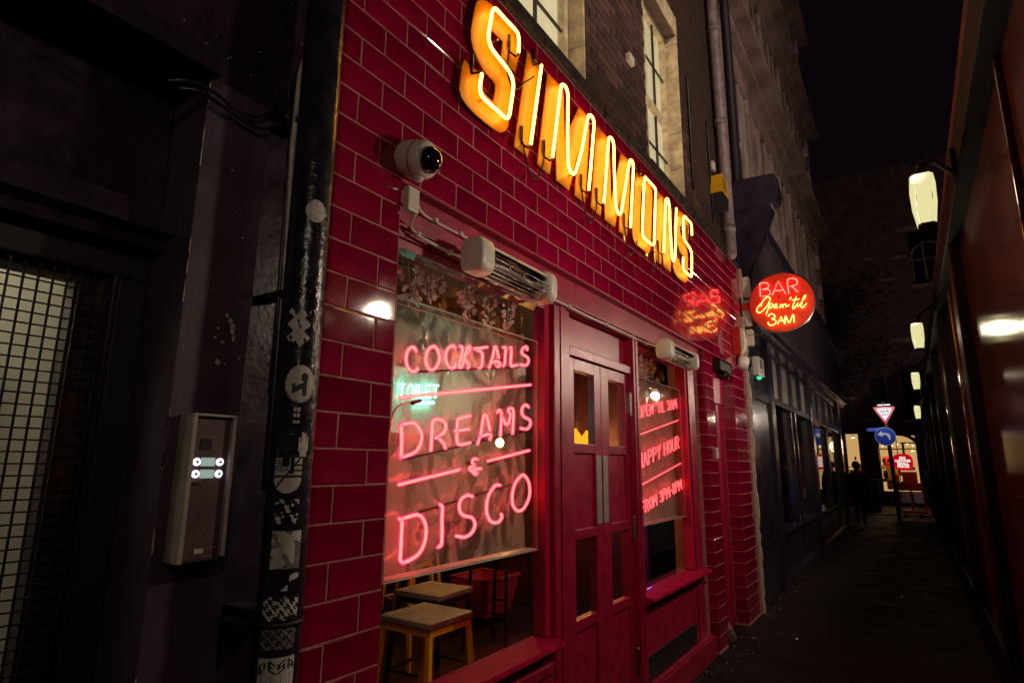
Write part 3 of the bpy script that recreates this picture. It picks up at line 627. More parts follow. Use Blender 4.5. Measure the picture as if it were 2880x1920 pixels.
def garland(x0,x1,label,nr,nl,special):
    t=thing('flower_garland',label,'garland',((x0+x1)/2,.24,2.34),'silk wisteria garlands in the bar windows')
    MB().tube(smoothpath([(x0+(x1-x0)*i/8,.26+.03*sin(i*2.1),2.335+.015*sin(i*1.3)) for i in range(9)],4),.008,6).build('vine','vine',t,True)
    pos=special+[(rn.uniform(x0+.05,x1-.05),rn.uniform(2.27,2.33)) for _ in range(nr)]
    for i,(x,z) in enumerate(pos):
        o=obj('flower_cluster',RAC[i%4],t); o.location=(x,rn.uniform(.150,.20),z); o.rotation_euler=(rn.uniform(-.1,.2),rn.uniform(-.25,.25),rn.uniform(0,6)); s=rn.uniform(.75,1.0); o.scale=(s,s,s)
    for i in range(nl):
        o=obj('leaf',LEAF,t); o.location=(rn.uniform(x0+.02,x1-.02),rn.uniform(.20,.32),rn.uniform(2.22,2.36)); o.rotation_euler=(rn.uniform(-.9,.9),rn.uniform(-1.1,1.1),rn.uniform(-.8,.8)); s=rn.uniform(.7,1.25); o.scale=(s,s,s)
garland(.42,1.48,'pink silk wisteria garland with brown leaves above the COCKTAILS sign',1,46,[(.57,2.33),(.67,2.335),(.93,2.335),(.965,2.32),(1.13,2.33),(1.30,2.33)])
garland(2.88,3.78,'pink silk wisteria garland above the HAPPY HOUR sign',4,30,[(2.98,2.34),(3.3,2.34)])

# ------------------------------------------------------------------ round projecting sign with neon
bt=thing('projecting_sign','round red enamel bar sign with pink and gold neon on a bracket','sign',(5.83,-.437,2.97))
DC=Vector((5.83,-.437,3.305)); DR=.333
MB().lathe([(DR,0),(DR,.07)],DC+Vector((.0,0,0)),(1,0,0),56).build('disc','discred',bt,False,.004)
rm=MB()
rm.tube([(5.865,DC.y+cos(2*pi*k/56)*(DR+.004),DC.z+sin(2*pi*k/56)*(DR+.004)) for k in range(56)],.036,8,True,rr=[.012]*56); rm.build('rim','steel',bt,True)
def bneon(paths,r,core,shell):
    for p in paths:
        pp=smoothpath([(5.80,y,z) for y,z in p],4) if len(p)>3 else [(5.80,y,z) for y,z in p]
        neon(pp,r,core,shell,bt,'neon_letter',False,6)
bneon(T_BAR,.0062,'pcore','pshell'); bneon(T_OPEN,.0056,'y2core','y2shell'); bneon(T_THREE,.0066,'y2core','y2shell')
for y,z in ((-.42,3.375),(-.56,3.41),(-.30,3.26),(-.50,3.225),(-.66,3.27),(-.36,3.09)): MB().tube([(5.812,y,z),(5.828,y,z-.006)],.007,6).build('electrode','cable',bt,True)
MB().box(5.85,-.14,3.27,5.89,-.0,3.345).build('arm','signred',bt,False,.004)
MB().box(5.83,-.012,3.20,5.91,-.001,3.42).build('wall_plate','blackmatt',bt,False,.002)
wr=MB(); wr.tube([(5.90,-.03,2.98),(5.86,-.42,2.975),(5.86,-.70,3.06)],.004,6); wr.build('stay_wire','steel',bt,True)
cable([(5.92,-.09,3.40),(5.90,-.13,3.44),(5.88,-.12,3.40),(5.87,-.16,3.37)],.005,'cable','black supply cable looped above the round bar sign arm')

# ------------------------------------------------------------------ infrared heaters
def heater(x0,x1,yc,zc,label):
    t=thing('patio_heater',label,'heater',((x0+x1)/2,yc,zc),'infrared heaters over the bar windows')
    def oval(a,b,n=28,p=2.6):
        return [(yc+a*(abs(cos(2*pi*k/n))**(2/p))*(1 if cos(2*pi*k/n)>=0 else -1), zc+b*(abs(sin(2*pi*k/n))**(2/p))*(1 if sin(2*pi*k/n)>=0 else -1)) for k in range(n)]
    for xa,xb,fl in ((x0,x0+.10,1),(x1-.10,x1,-1)):
        m=MB(); O=oval(.060,.076,32,3.4); n=len(O); k=len(m.v)
        secs=[(0,.86),(.004,.93),(.010,.98),(.02,1.0),(.085,1.0)]
        rings=[]
        for d,s in secs:
            X=xa+d if fl>0 else xb-d
            rings.append([(X,yc+(y-yc)*s,zc+(z-zc)*s) for y,z in O])
        vs=[v for r in rings for v in r]; fs=[tuple(range(n)),tuple(4*n+i for i in range(n))]
        for i in range(4):
            for j in range(n): fs.append((i*n+j,i*n+(j+1)%n,(i+1)*n+(j+1)%n,(i+1)*n+j))
        m.add(vs,fs); m.build('end_cap','white',t,True)
    # housing: top/back shell, open towards the street and down
    angs=[radians(a) for a in range(100,-61,-16)]   # measured from +z toward +y(back)
    m=MB(); pts=[(yc+.060*sin(a-radians(62)),zc+.070*cos(a-radians(62))) for a in [radians(q) for q in range(0,221,20)]]
    for (ya,za),(yb,zb) in zip(pts[:-1],pts[1:]): m.quad((x0+.085,ya,za),(x1-.085,ya,za),(x1-.085,yb,zb),(x0+.085,yb,zb))
    m.build('housing','white',t,True)
    m=MB(); pts=[(yc+.050*sin(a-radians(62)),zc+.060*cos(a-radians(62))) for a in [radians(q) for q in range(-2,223,15)]]
    for (ya,za),(yb,zb) in zip(pts[:-1],pts[1:]): m.quad((x0+.085,ya,za),(x1-.085,ya,za),(x1-.085,yb,zb),(x0+.085,yb,zb))
    m.build('reflector','chrome',t,True)
    MB().tube([(x0+.085,yc-.012,zc-.012),(x1-.085,yc-.012,zc-.012)],.012,8).build('quartz_tube','steel',t,True)
    g=MB()
    for q in range(215,331,16):
        a=radians(q-62); g.tube([(x0+.085,yc+.062*sin(a),zc+.073*cos(a)),(x1-.085,yc+.062*sin(a),zc+.073*cos(a))],.0018,5)
    for i in range(1,4):
        X=x0+.085+(x1-x0-.17)*i/4
        g.tube([(X,yc+.064*sin(radians(q-62)),zc+.075*cos(radians(q-62))) for q in range(210,336,14)],.0018,5)
    g.build('grille','steel',t,True)
    MB().box((x0+x1)/2-.03,yc+.05,zc-.03,(x0+x1)/2+.03,.044,zc+.04).build('bracket','white',t)
    return t
heater(.672,1.29,-.065,2.352,'white infrared heater above the left bar window'); heater(2.93,3.62,-.065,2.335,'white infrared heater above the right bar window')

# ------------------------------------------------------------------ wall camera, junction box and cables
ct=thing('dome_camera','white wall camera with black dome left of the orange letters','security camera',(.356,0,2.63),'security cameras on the bar front')
ax=Vector((0.06,-1,-.30)).normalized(); c0=Vector((.352,.0,2.637))
MB().lathe([(.068,0),(.071,.03),(.072,.058)],c0,ax,28).build('base','white',ct,False,.002)
MB().lathe([(.070,.061),(.071,.085),(.066,.102),(.056,.112)],c0,ax,28).build('body','white',ct,True)
MB().lathe([(.050,.112),(.049,.122),(.043,.137),(.031,.150),(.014,.157),(.002,.158)],c0,ax,24).build('lens_dome','dome',ct,True)
MB().lathe([(.016,0),(.019,.012),(.019,.03)],c0+ax*.05+Vector((0,-.01,-.055)),(0,-.1,-1),12).build('cable_gland','white',ct,True)
jb=thing('junction_box','flat white junction box below the wall camera','junction box',(.37,0,2.42))
MB().box(.341,-.030,2.428,.399,-.001,2.521).build('lid','white',jb,False,.005)
c2=thing('dome_camera','white wall camera with black dome by the plaster edge strip','security camera',(5.52,0,2.62),'security cameras on the bar front')
ax2=Vector((.5,-1,-.2)).normalized(); q0=Vector((5.50,0,2.62))
MB().lathe([(.07,0),(.075,.03),(.075,.09),(.06,.11)],q0,ax2,20).build('body','white',c2,True); MB().lathe([(.05,.11),(.045,.135),(.03,.15),(.002,.158)],q0,ax2,18).build('lens_dome','dome',c2,True)
al=thing('alarm_sounder','cream alarm sounder with dark red side on the tiles above a camera','alarm',(5.38,-.05,2.8))
MB().box(5.30,-.085,2.665,5.40,-.001,2.965).build('back_box','signred',al,False,.006)
MB().prism([(-.088,2.67),(-.125,2.72),(-.135,2.82),(-.125,2.92),(-.088,2.96)],5.30,5.40,'x').build('cover','white',al,False,.006)
cable([(.399,-.012,2.485),(.50,.035,2.475),(.70,.036,2.470),(.86,.020,2.462),(.90,-.02,2.44),(.93,-.05,2.42)],.0062,'white','upper white cable from the junction box to the heater',name='white_cable')
cable([(.395,-.012,2.428),(.42,.03,2.400),(.47,.03,2.378),(.62,.03,2.370),(.70,.02,2.366),(.73,-.03,2.355)],.0062,'white','lower white cable from the junction box to the left heater',name='white_cable')
cable([(1.28,-.02,2.365),(1.36,.028,2.372),(1.60,.032,2.376),(1.95,.034,2.370),(2.35,.032,2.372),(2.75,.03,2.368),(2.95,.0,2.36),(3.0,-.03,2.35)],.0062,'white','white cable clipped along the header between both heaters',name='white_cable')
k=0
for x,y,z in ((.56,.03,2.474),(.72,.03,2.470),(.86,.022,2.462),(.46,.028,2.380),(.655,.026,2.368),(1.50,.03,2.375),(1.69,.03,2.375),(2.18,.03,2.371),(2.60,.03,2.370),(2.85,.025,2.365)):
    k+=1
    o=MB().box(x-.008,y-.010,z-.009,x+.008,y+.014,z+.009).build('cable_clip','white',None,False,.003)
    tag(o,'small white cable clip on the red header, '+['first on the upper cable','second on the upper cable','last on the upper cable before the heater','first on the lower cable','second on the lower cable before the heater','nearest right of the left heater','above the left side of the doors','above the middle of the doors','above the right side of the doors','just left of the right heater'][k-1],'cable clip','cable clips on the header')

# ------------------------------------------------------------------ bar interior furniture
def stool(loc,rot,zt,label,frame,grp='square bar stools inside the window'):
    t=thing('bar_stool',label,'stool',(0,0,0),grp)
    s=.175
    MB().box(-s,-s,zt-.032,s,s,zt).build('seat','wood',t,False,.008)
    a=MB()
    for x0,y0,x1,y1 in ((-s+.01,-s+.008,s-.01,-s+.028),(-s+.01,s-.028,s-.01,s-.008),(-s+.008,-s+.0285,-s+.028,s-.0285),(s-.028,-s+.0285,s-.008,s-.0285)): a.box(x0,y0,zt-.066,x1,y1,zt-.033)
    a.build('apron',frame,t)
    f=MB()
    for i in (-1,1):
        for j in (-1,1):
            m=MB(); k=.0125; xt,yt=i*(s-.02),j*(s-.02); xb,yb=i*(s+.035),j*(s+.035)
            m.add([(xb-k,yb-k,.02),(xb+k,yb-k,.02),(xb+k,yb+k,.02),(xb-k,yb+k,.02),(xt-k,yt-k,zt-.067),(xt+k,yt-k,zt-.067),(xt+k,yt+k,zt-.067),(xt-k,yt+k,zt-.067)],[(0,3,2,1),(4,5,6,7),(0,1,5,4),(1,2,6,5),(2,3,7,6),(3,0,4,7)])
            m.build('leg',frame,t)
    q=s+.012
    for (xa,ya,xb,yb) in ((-q,-q,q,-q),(-q,q,q,q),(-q,-q,-q,q),(q,-q,q,q)): f.tube([(xa,ya,.30),(xb,yb,.30)],.009,6)
    f.build('footrail',frame,t); t.location=loc; t.rotation_euler=(0,0,rot); return t
stool((1.41,.745,0),.0,.75,'nearest square bar stool with yellow steel legs under the DISCO sign','yellow')
stool((1.90,1.12,0),.05,.75,'second square bar stool with black legs behind the nearest stool','blackmatt')
stool((2.55,2.0,0),.2,.78,'yellow legged stool further back in the bar','yellow'); stool((3.25,2.55,0),-.1,.78,'farthest yellow legged stool near the red bucket','yellow')
bk=thing('bucket','red plastic mop bucket on the bar floor behind a dark stool leg','bucket',(3.9,2.15,0))
MB().add([(3.66,1.98,.10),(4.06,1.98,.10),(4.06,2.32,.10),(3.66,2.32,.10),(3.60,1.92,.44),(4.14,1.92,.44),(4.14,2.38,.44),(3.60,2.38,.44)],[(0,3,2,1),(0,1,5,4),(1,2,6,5),(2,3,7,6),(3,0,4,7)]).build('tub','bucket',bk,False,.012)
MB().tube([(3.60,1.92,.44),(4.14,1.92,.44),(4.14,2.38,.44),(3.60,2.38,.44)],.014,6,True).build('rim','bucket',bk,True)
ht=thing('dark_stool','tall black stool standing in front of the red bucket','stool',(3.1,1.45,0))
for dx,dy in ((0,0),(.34,0),(0,.34),(.34,.34)):
    MB().tube([(2.98+dx*1.25,1.3+dy*1.25,.02),(3.02+dx,1.33+dy,.76)],.016,6).build('leg','blackmatt',ht)
MB().box(2.99,1.30,.765,3.40,1.70,.80).build('seat','blackmatt',ht,False,.01)
MB().tube([(2.99,1.31,.35),(3.42,1.31,.35),(3.42,1.73,.35),(2.99,1.73,.35)],.01,6,True).build('footrail','blackmatt',ht)
# toilet neon
tn=thing('toilet_sign','cyan neon TOILET sign glowing green inside the bar','neon sign',(1.06,.55,1.82))
tw={'T':F['T'],'O':F['O'],'I':F['I'],'L':F['L'],'E':F['E']}
write('TOILET',.927,1.213,1.826,1.851,.063,tn,y=.550,r=.0038,core='ccore',shell='ccore')
neon([(1.037,.55,1.808),(1.18,.55,1.822)],.006,'ccore','ccore',tn,'neon_rule',False,6)
MB().box(.64,.575,1.66,1.25,.583,1.98).build('glow_board','blind',tn)  # board added and enlarged to spread the sign's teal glow
ll=bpy.data.lights.new('toilet_glow','POINT'); ll.energy=3.2; ll.color=(.06,1,.62); ll.shadow_soft_size=.05; lo=bpy.data.objects.new('toilet_glow',ll); COL.objects.link(lo); lo.location=(.86,.42,1.84)
ra=thing('louvre_panel','slatted louvre panel lit green on the bar wall behind the sign','panel',(2.5,2.6,2.3))
for i in range(7): MB().box(2.15,2.60,2.42+i*.045,2.95,2.63,2.455+i*.045).build('slat','blind',ra)
MB().box(2.12,2.635,2.38,2.98,2.66,2.76).build('backing','blackmatt',ra)
sc_=thing('bar_screen','mauve painted screen wall behind the hanging window signs','screen wall',(3.0,2.7,0))
MB().box(1.3,2.75,.9,4.99,2.80,2.70).build('board','mauvewall',sc_,False,.004); 
for x in (1.35,3.0,4.9): MB().box(x-.03,2.70,.02,x+.03,2.748,2.70).build('post','blackmatt',sc_)
# warm pendants
def pendant(x,y,z,label,pw):
    t=thing('pendant_lamp',label,'lamp',(x,y,z),'warm pendant lamps inside the bar')
    MB().lathe([(.004,.035),(.022,.02),(.030,0),(.022,-.022),(.006,-.033)],(x,y,z),(0,0,1),14).build('bulb','bulb',t,True)
    MB().tube([(x,y,z+.05),(x,y,2.71)],.004,5).build('flex','cable',t); MB().lathe([(.018,.035),(.02,.06),(.012,.08)],(x,y,z),(0,0,1),12).build('lampholder','cable',t,True)
    l=bpy.data.lights.new('pendant_light','POINT'); l.energy=pw; l.color=(1,.52,.14); l.shadow_soft_size=.06
    o=bpy.data.objects.new('pendant_light',l); COL.objects.link(o); o.location=(x,y-.07,z); return t
pendant(2.43,1.0,1.665,'bare warm bulb glowing behind the DREAMS lettering',18)
pendant(4.62,1.5,1.735,'bare warm bulb seen low in the left door pane',8)
pendant(4.78,1.35,1.70,'second warm bulb beside it in the left door pane',2.5)
for x,z,lab in ((4.18,1.765,'amber glass table lamp glowing low in the left door pane'),(4.44,1.755,'second amber glass table lamp, right of the first, behind the doors')):
    a_=thing('table_lamp',lab,'lamp',(x,1.3,z-.12),'amber lamps behind the doors'); MB().lathe([(.025,-.10),(.055,-.07),(.066,-.02),(.060,.03),(.035,.065),(.018,.085),(.015,.10)],(x,1.3,z),(0,0,1),20).build('shade','amber',a_,True)
    l=bpy.data.lights.new('table_lamp_light','POINT'); l.energy=3; l.color=(1,.45,.08); l.shadow_soft_size=.07; o=bpy.data.objects.new('table_lamp_light',l); COL.objects.link(o); o.location=(x,1.42,z+.15); MB().lathe([(.02,-.66),(.02,-.101)],(x,1.3,z),(0,0,1),8).build('stem','cable',a_,True)
bc=thing('added_counter','added dark navy counter masking the lit room behind doors and right window','counter',(3.9,3.2,0))  # counter added to keep the lower panes dark and bluish
MB().box(2.75,3.22,.021,4.99,3.40,1.06).build('front_panel','navy',bc,False,.005); MB().box(2.70,3.16,1.062,4.995,3.46,1.10).build('counter_top','darkfloor',bc,False,.006)
for x in (3.2,3.75,4.3): MB().box(x,3.20,.08,x+.04,3.2195,1.0).build('pilaster','navy',bc,False,.004)
hb=thing('blue_lamp','small blue disco lamp low behind the right window','lamp',(4.6,.9,1.0))
MB().lathe([(.05,0),(.06,.05),(.06,.12),(.03,.14)],(4.6,.95,.98),(0,-1,.1),14).build('housing','blackmatt',hb,True); MB().lathe([(.045,.141),(.02,.146)],(4.6,.95,.98),(0,-1,.1),14).build('lens','blueled',hb)
bl=bpy.data.lights.new('blue_light','POINT'); bl.energy=4; bl.color=(.12,.10,1); bl.shadow_soft_size=.05; bo=bpy.data.objects.new('blue_light',bl); COL.objects.link(bo); bo.location=(4.55,.75,.98)
# ------------------------------------------------------------------ brick upper floor
ub=thing('brick_upper_wall','sooty brick upper storey above the red tiled fascia','wall',(3,.03,3.79))
BY=.035; X0,X1,Z0,Z1=-.1,5.93,3.795,8.2
opens=[(.80,1.965,3.90,5.70),(3.08,4.02,3.90,5.66)]
def inopen(a,b,z0,z1):
    for x0,x1,q0,q1 in opens:
        if b>x0 and a<x1 and z1>q0 and z0<q1: return (x0,x1)
    return None
bricks=[]; bh=.075; bl_=.225; r=0; z=Z0
while z<Z1:
    x=X0-(.1125 if r%2 else 0)
    while x<X1:
        a,b=max(x,X0),min(x+bl_,X1)
        seg=[(a,b)]; o=inopen(a,b,z,z+bh)
        if o: seg=[(a,o[0]),(o[1],b)]
        for a2,b2 in seg:
            if b2-a2>.03: bricks.append((a2,b2,z,z+bh))
        x+=bl_
    z+=bh; r+=1
# mortar backing, pierced
mm=MB()
xs=[X0,.80,1.965,3.08,4.02,X1]
for i in range(5):
    if i in (1,3):
        o=opens[0 if i==1 else 1]; mm.box(xs[i],BY+.007,Z0,xs[i+1],BY+.3,o[2]); mm.box(xs[i],BY+.007,o[3],xs[i+1],BY+.3,Z1)
    else: mm.box(xs[i],BY+.007,Z0,xs[i+1],BY+.3,Z1)
mm.build('mortar','mortar',ub)
def seen(b):
    # rough share of the picture: nearer and within the frame first
    x=(b[0]+b[1])/2; z=(b[2]+b[3])/2
    if z>3.79+ (x+.6)*1.0: return 99
    return sqrt((x+1.12)**2+1.46**2+(z-1.52)**2)
bricks.sort(key=seen); _bc={}
def brick_mesh(wd,v):
    k=(round(wd,2),v)
    if k not in _bc:
        rb=random.Random(v*7+int(wd*100)); a=wd/2-.005; b=.0325; j=lambda: rb.uniform(-.0025,.0025)
        f=[(-a+j(),0+j(),-b+j()),(a+j(),0+j(),-b+j()),(a+j(),0+j(),b+j()),(-a+j(),0+j(),b+j())]; bk_=[(p[0],.012,p[2]) for p in f]
        _bc[k]=MB().add(f+bk_,[(0,1,2,3),(4,5,1,0),(5,6,2,1),(6,7,3,2),(7,4,0,3)]).mesh('brick','brick')
    return _bc[k]
rq=random.Random(4)
for a,b,z0,z1 in bricks[:298]:
    o=obj('brick',brick_mesh(b-a,rq.randint(0,4)),ub); o.location=((a+b)/2,BY-.002,(z0+z1)/2)
mb=MB()
for a,b,z0,z1 in bricks[298:]: mb.box(a+.005,BY-.002+rq.uniform(-.002,.002),z0+.005,b-.005,BY+.008,z1-.005)
mb.build('brick_rest','brick',ub,stuff=True)
lg=MB()
for i in range(30):
    x=i*.197+rq.uniform(-.01,.01); lg.box(x,-.004-rq.uniform(0,.012),3.791,x+.194,BY-.004,3.835+rq.uniform(0,.03))
lg.build('rough_ledge','lead',ub)
def sash(t,x0,x1,z0,z1,cols,rows,arch,label):
    t=thing('sash_window',label,'window',((x0+x1)/2,.15,z0),'sash windows over the bar')
    s=.085 # reveal stone depth pieces
    zz=z0; i=0; rz=random.Random(int(x0*10))
    while zz<z1-.02:
        h=min(rz.uniform(.26,.42),z1-zz)
        for side in (0,1):
            wv=.024+rz.uniform(-.002,.002)
            if side: MB().box(x1-wv,.036-.004,zz+.002,x1-.003,.20,zz+h-.002).build('reveal_stone','cream',t,False,.006)
            else: MB().box(x0+.003,.032,zz+.002,x0+wv,.20,zz+h-.002).build('reveal_stone','cream',t,False,.006)
        zz+=h
    n=5
    for q in range(n):
        a=x0+(x1-x0)*q/n; b=x0+(x1-x0)*(q+1)/n
        MB().box(a+.002,.030,z1+.002,b-.002,.20,z1+.20).build('lintel_stone','cream',t,False,.006)
    xi0,xi1=x0+.028,x1-.028
    MB().box(x0-.02,.0,z0-.055,x1+.02,.2,z0-.002).build('window_sill','lead',t,False,.006)
    fr=MB(); fr.box(xi0,.145,z0,xi0+.05,.20,z1); fr.box(xi1-.05,.145,z0,xi1,.20,z1); fr.box(xi0+.05,.145,z1-.05,xi1-.05,.20,z1); fr.box(xi0+.05,.145,z0,xi1-.05,.20,z0+.06)
    fr.build('sash_frame','cream',t,False,.004)
    zm=(z0+z1)/2-.10
    MB().box(xi0+.052,.135,zm-.03,xi1-.052,.18,zm+.03).build('meeting_rail','cream',t,False,.004)
    bars=MB(); wd=xi1-xi0-.1
    for c in range(1,cols): x=xi0+.05+wd*c/cols; bars.box(x-.009,.158,z0+.06,x+.009,.178,zm-.031); bars.box(x-.009,.158,zm+.031,x+.009,.178,z1-.05)
    for a,b in ((z0+.06,zm-.031),(zm+.031,z1-.05)):
        for c in range(1,rows): z=a+(b-a)*c/rows; bars.box(xi0+.052,.162,z-.009,xi1-.052,.176,z+.009)
    bars.build('glazing_bar','winglassdark' if False else 'lead',t)
    MB().box(xi0+.051,.180,z0+.061,xi1-.051,.183,z1-.051).build('glass','glass',t)
    MB().box(xi0-.0,.215,z0-.0,xi1+.0,.220,z1+.0).build('lit_blind','winlit',t)
sash(None,.80,1.965,3.90,5.70,3,2,False,'cream lit sash window above the first letters of the sign'); sash(None,3.08,4.02,3.90,5.66,3,2,False,'cream lit sash window above the last letters of the sign')
dp=thing('downpipe','pale grey downpipe at the far end of the brick upper storey','downpipe',(5.28,-.05,3.8))
MB().tube([(5.34,-.05,3.78),(5.27,-.05,5.4),(5.15,-.05,8.2)],.062,10).build('pipe','greypipe',dp,True)
for z in (4.05,5.32,6.5): MB().lathe([(.07,0),(.07,.05)],(5.33-(z-3.8)*.042,-.05,z),(0,0,1),12).build('collar','greypipe',dp,True)
ab=thing('alarm_box','yellow and blue alarm box on the upper brick wall','alarm',(5.05,0,4.2))
MB().box(4.93,-.10,4.36,5.17,.03,4.56).build('yellow_body','yellow',ab,False,.008); MB().prism([(4.93,4.355),(5.17,4.355),(5.13,4.20),(5.0,4.18)],-.10,.03).build('blue_base','blackmatt',ab,False,.004)
for i in range(5): MB().box(4.928,-.104,4.39+i*.03,5.10,-.1005,4.398+i*.03).build('slot','signblack',ab)
w1=tag(MB().box(2.66,.0,4.53,2.76,.034,4.60).build('wall_vent','white',None,False,.004),'small white vent plate on the brick between the sash windows','vent')
w2=tag(MB().box(5.02,.0,4.68,5.10,.034,4.78).build('wall_vent','white',None,False,.004),'small white box above the yellow alarm','vent')
cable([(4.25,.02,5.35),(4.255,.02,4.8),(4.25,.02,4.13)],.016,'cable','thick black cable run down the brick right of the window',name='wall_cable')
cable([(4.93,.02,5.2),(4.94,.02,4.6),(4.95,.02,4.05)],.014,'cable','thin black cable run beside the yellow alarm box',name='wall_cable')

# ------------------------------------------------------------------ dark building on the left
lb=thing('dark_frontage','black and plum painted frontage with a barred doorway at left','building',(-.6,0,0))
def lx(name,x0,y0,z0,x1,y1,z1,mat='black',bev=.006): return MB().box(x0,y0,z0,x1,y1,z1).build(name,mat,lb,False,bev)
lx('pilaster',-.397,0,0,-.211,.30,2.536,'plum',.004)
lx('upper_wall',-3.2,.004,2.54,.020,.40,8.2,'black',.004)
lx('return_strip',-.2105,.055,0,.020,.30,2.539,'black',.003)
MB().prism([(-.06,2.512),(-.05,2.56),(-.02,2.60),(.003,2.60),(.003,2.512)],-3.2,-.40,'x').build('cornice','black',lb)
lx('transom_wall',-3.2,.165,2.16,-.398,.30,2.535,'black')
MB().prism([(.09,2.165),(.085,2.10),(.12,2.085),(.13,2.06),(.164,2.06),(.164,2.165)],-3.2,-.399,'x').build('lintel_moulding','black',lb)
lx('frame_head',-3.2,.185,1.985,-.398,.30,2.159,'blackmatt')
lx('frame_jamb',-.470,.185,0,-.398,.30,1.984,'blackmatt')
lx('frame_bead',-.482,.178,.35,-.4705,.26,1.984,'black',.002)
lx('lower_rail',-3.2,.19,0,-.4705,.30,.40,'blackmatt')
gl=thing('mesh_grille','black square wire mesh grille over the lit doorway glass','grille',(-.8,.21,.4))
m=MB(); x=-.487
while x>-1.9: m.box(x-.0022,.205,.38,x+.0022,.210,1.995); x-=.0285
z=.40
while z<1.99: m.box(-1.9,.2095,z-.0018,-.484,.2135,z+.0018); z+=.0265
m.build('wire_mesh','blackmatt',gl)
dw=thing('doorway_window','lit doorway window behind the wire mesh','window',(-.9,.24,.4))
MB().box(-1.9,.222,.38,-.485,.226,1.984).build('glass','glass',dw)
lx_=MB(); lx_.box(-.548,.23,.38,-.484,.29,1.984); lx_.build('stile','blackmatt',dw)
MB().box(-1.9,.23,1.965,-.549,.29,1.984).build('head','blackmatt',dw)
lob=thing('lobby_wall','pale painted lobby wall seen through the mesh grille','wall',(-.9,.9,.2))
MB().box(-2.6,.95,.0,.3,1.0,2.6).build('plaster','bwtile',lob)
for i in range(9): MB().box(-1.6+i*.14,.925,.9,-1.58+i*.14,.949,1.0).build('batten','blind',lob)
MB().box(-2.6,.30,.0,-2.5,.95,2.6).build('side','bwtile',lob); MB().box(-2.6,.3,2.55,.3,1.0,2.62).build('soffit','bwtile',lob)
nb=thing('notice_board','noticeboard with blue, grey and red papers in the lit lobby','noticeboard',(-.72,.9,1.4))
MB().box(-.80,.915,1.30,-.56,.924,1.72).build('board','greypaper',nb)
for nm,x0,z0,x1,z1,mt in (('blue_paper',-.70,1.52,-.62,1.67,'signblue'),('grey_paper',-.79,1.50,-.72,1.70,'ink'),('red_paper',-.69,1.36,-.60,1.46,'signred')): MB().box(x0,.9105,z0,x1,.9145,z1).build(nm,mt,nb)
pb=thing('wall_telephone','dark entry handset box hanging on the lobby wall','handset',(-.60,.9,1.75))
MB().box(-.665,.86,1.72,-.585,.949,1.93).build('body','greypaper',pb,False,.01); MB().tube(smoothpath([(-.66,.87,1.80),(-.72,.85,1.78),(-.75,.86,1.80)],4),.004,5).build('cord','cable',pb)
l=bpy.data.lights.new('lobby_light','POINT'); l.energy=20; l.color=(1,.90,.66); l.shadow_soft_size=.15; o=bpy.data.objects.new('lobby_light',l); COL.objects.link(o); o.location=(-1.0,.62,2.42)
lt=thing('lobby_lamp','round lamp on the lobby ceiling','lamp',(-1.0,.6,2.5)); MB().lathe([(.12,0),(.14,.03),(.12,.05)],(-1.0,.6,2.49),(0,0,1),20).build('shade','white',lt,True)
# scuffs: chips of bare plaster on the plum pilaster
def blob(pts,y,name,mat): 
    m=MB(); m.prism(pts,y-.0012,y); return m.build(name,mat,lb)
rp=random.Random(21)
def chip(cx,cz,w_,h_,y=-.0002):
    n=9; pts=[(cx+cos(2*pi*i/n)*w_*rp.uniform(.55,1.15),cz+sin(2*pi*i/n)*h_*rp.uniform(.55,1.15)) for i in range(n)]; return blob(pts,y,'paint_chip','rawplaster')
for c in ((-.261,1.862,.009,.020),(-.270,1.885,.006,.010),(-.280,1.897,.005,.006),(-.300,1.86,.004,.005),(-.305,1.835,.004,.004),(-.285,1.825,.006,.005),(-.256,1.84,.005,.009),(-.292,1.772,.008,.009),(-.272,1.77,.003,.003),(-.31,2.30,.003,.003),(-.26,2.12,.003,.004),(-.235,1.79,.003,.006)): chip(*c)
for i in range(26):
    chip(rp.uniform(-.39,-.22),rp.uniform(1.1,2.5),rp.uniform(.0008,.002),rp.uniform(.0008,.0025))
for i in range(14):
    zc=rp.uniform(.9,2.5); blob([(-.3975,zc),(-.3955+rp.uniform(0,.002),zc+.004),(-.3955,zc+rp.uniform(.02,.07)),(-.3975,zc+.06)],-.0002,'edge_wear','conduit')
for i in range(30):
    x=rp.uniform(-.50,-.05); z=rp.uniform(2.56,3.1); blob([(x,z),(x+.003,z+.001),(x+.002,z+.004),(x-.001,z+.003)],.0035,'paint_speck','conduit')
# loose cables
cable([(-.50,-.0,2.46),(-.46,-.02,2.475),(-.408,-.025,2.480),(-.32,-.02,2.465),(-.262,-.02,2.478),(-.225,-.02,2.53),(-.215,-.02,2.62),(-.232,-.01,2.90),(-.24,-.01,3.4)],.005,'black','upper loop of black cable sagging across the plum pilaster',name='loose_cable')
cable([(-.47,.0,2.455),(-.43,-.02,2.462),(-.361,-.03,2.448),(-.26,-.03,2.440),(-.195,-.03,2.50),(-.168,-.025,2.60),(-.175,-.02,2.75),(-.20,-.02,3.4)],.0055,'black','lower loop of black cable sagging across the plum pilaster',name='loose_cable')
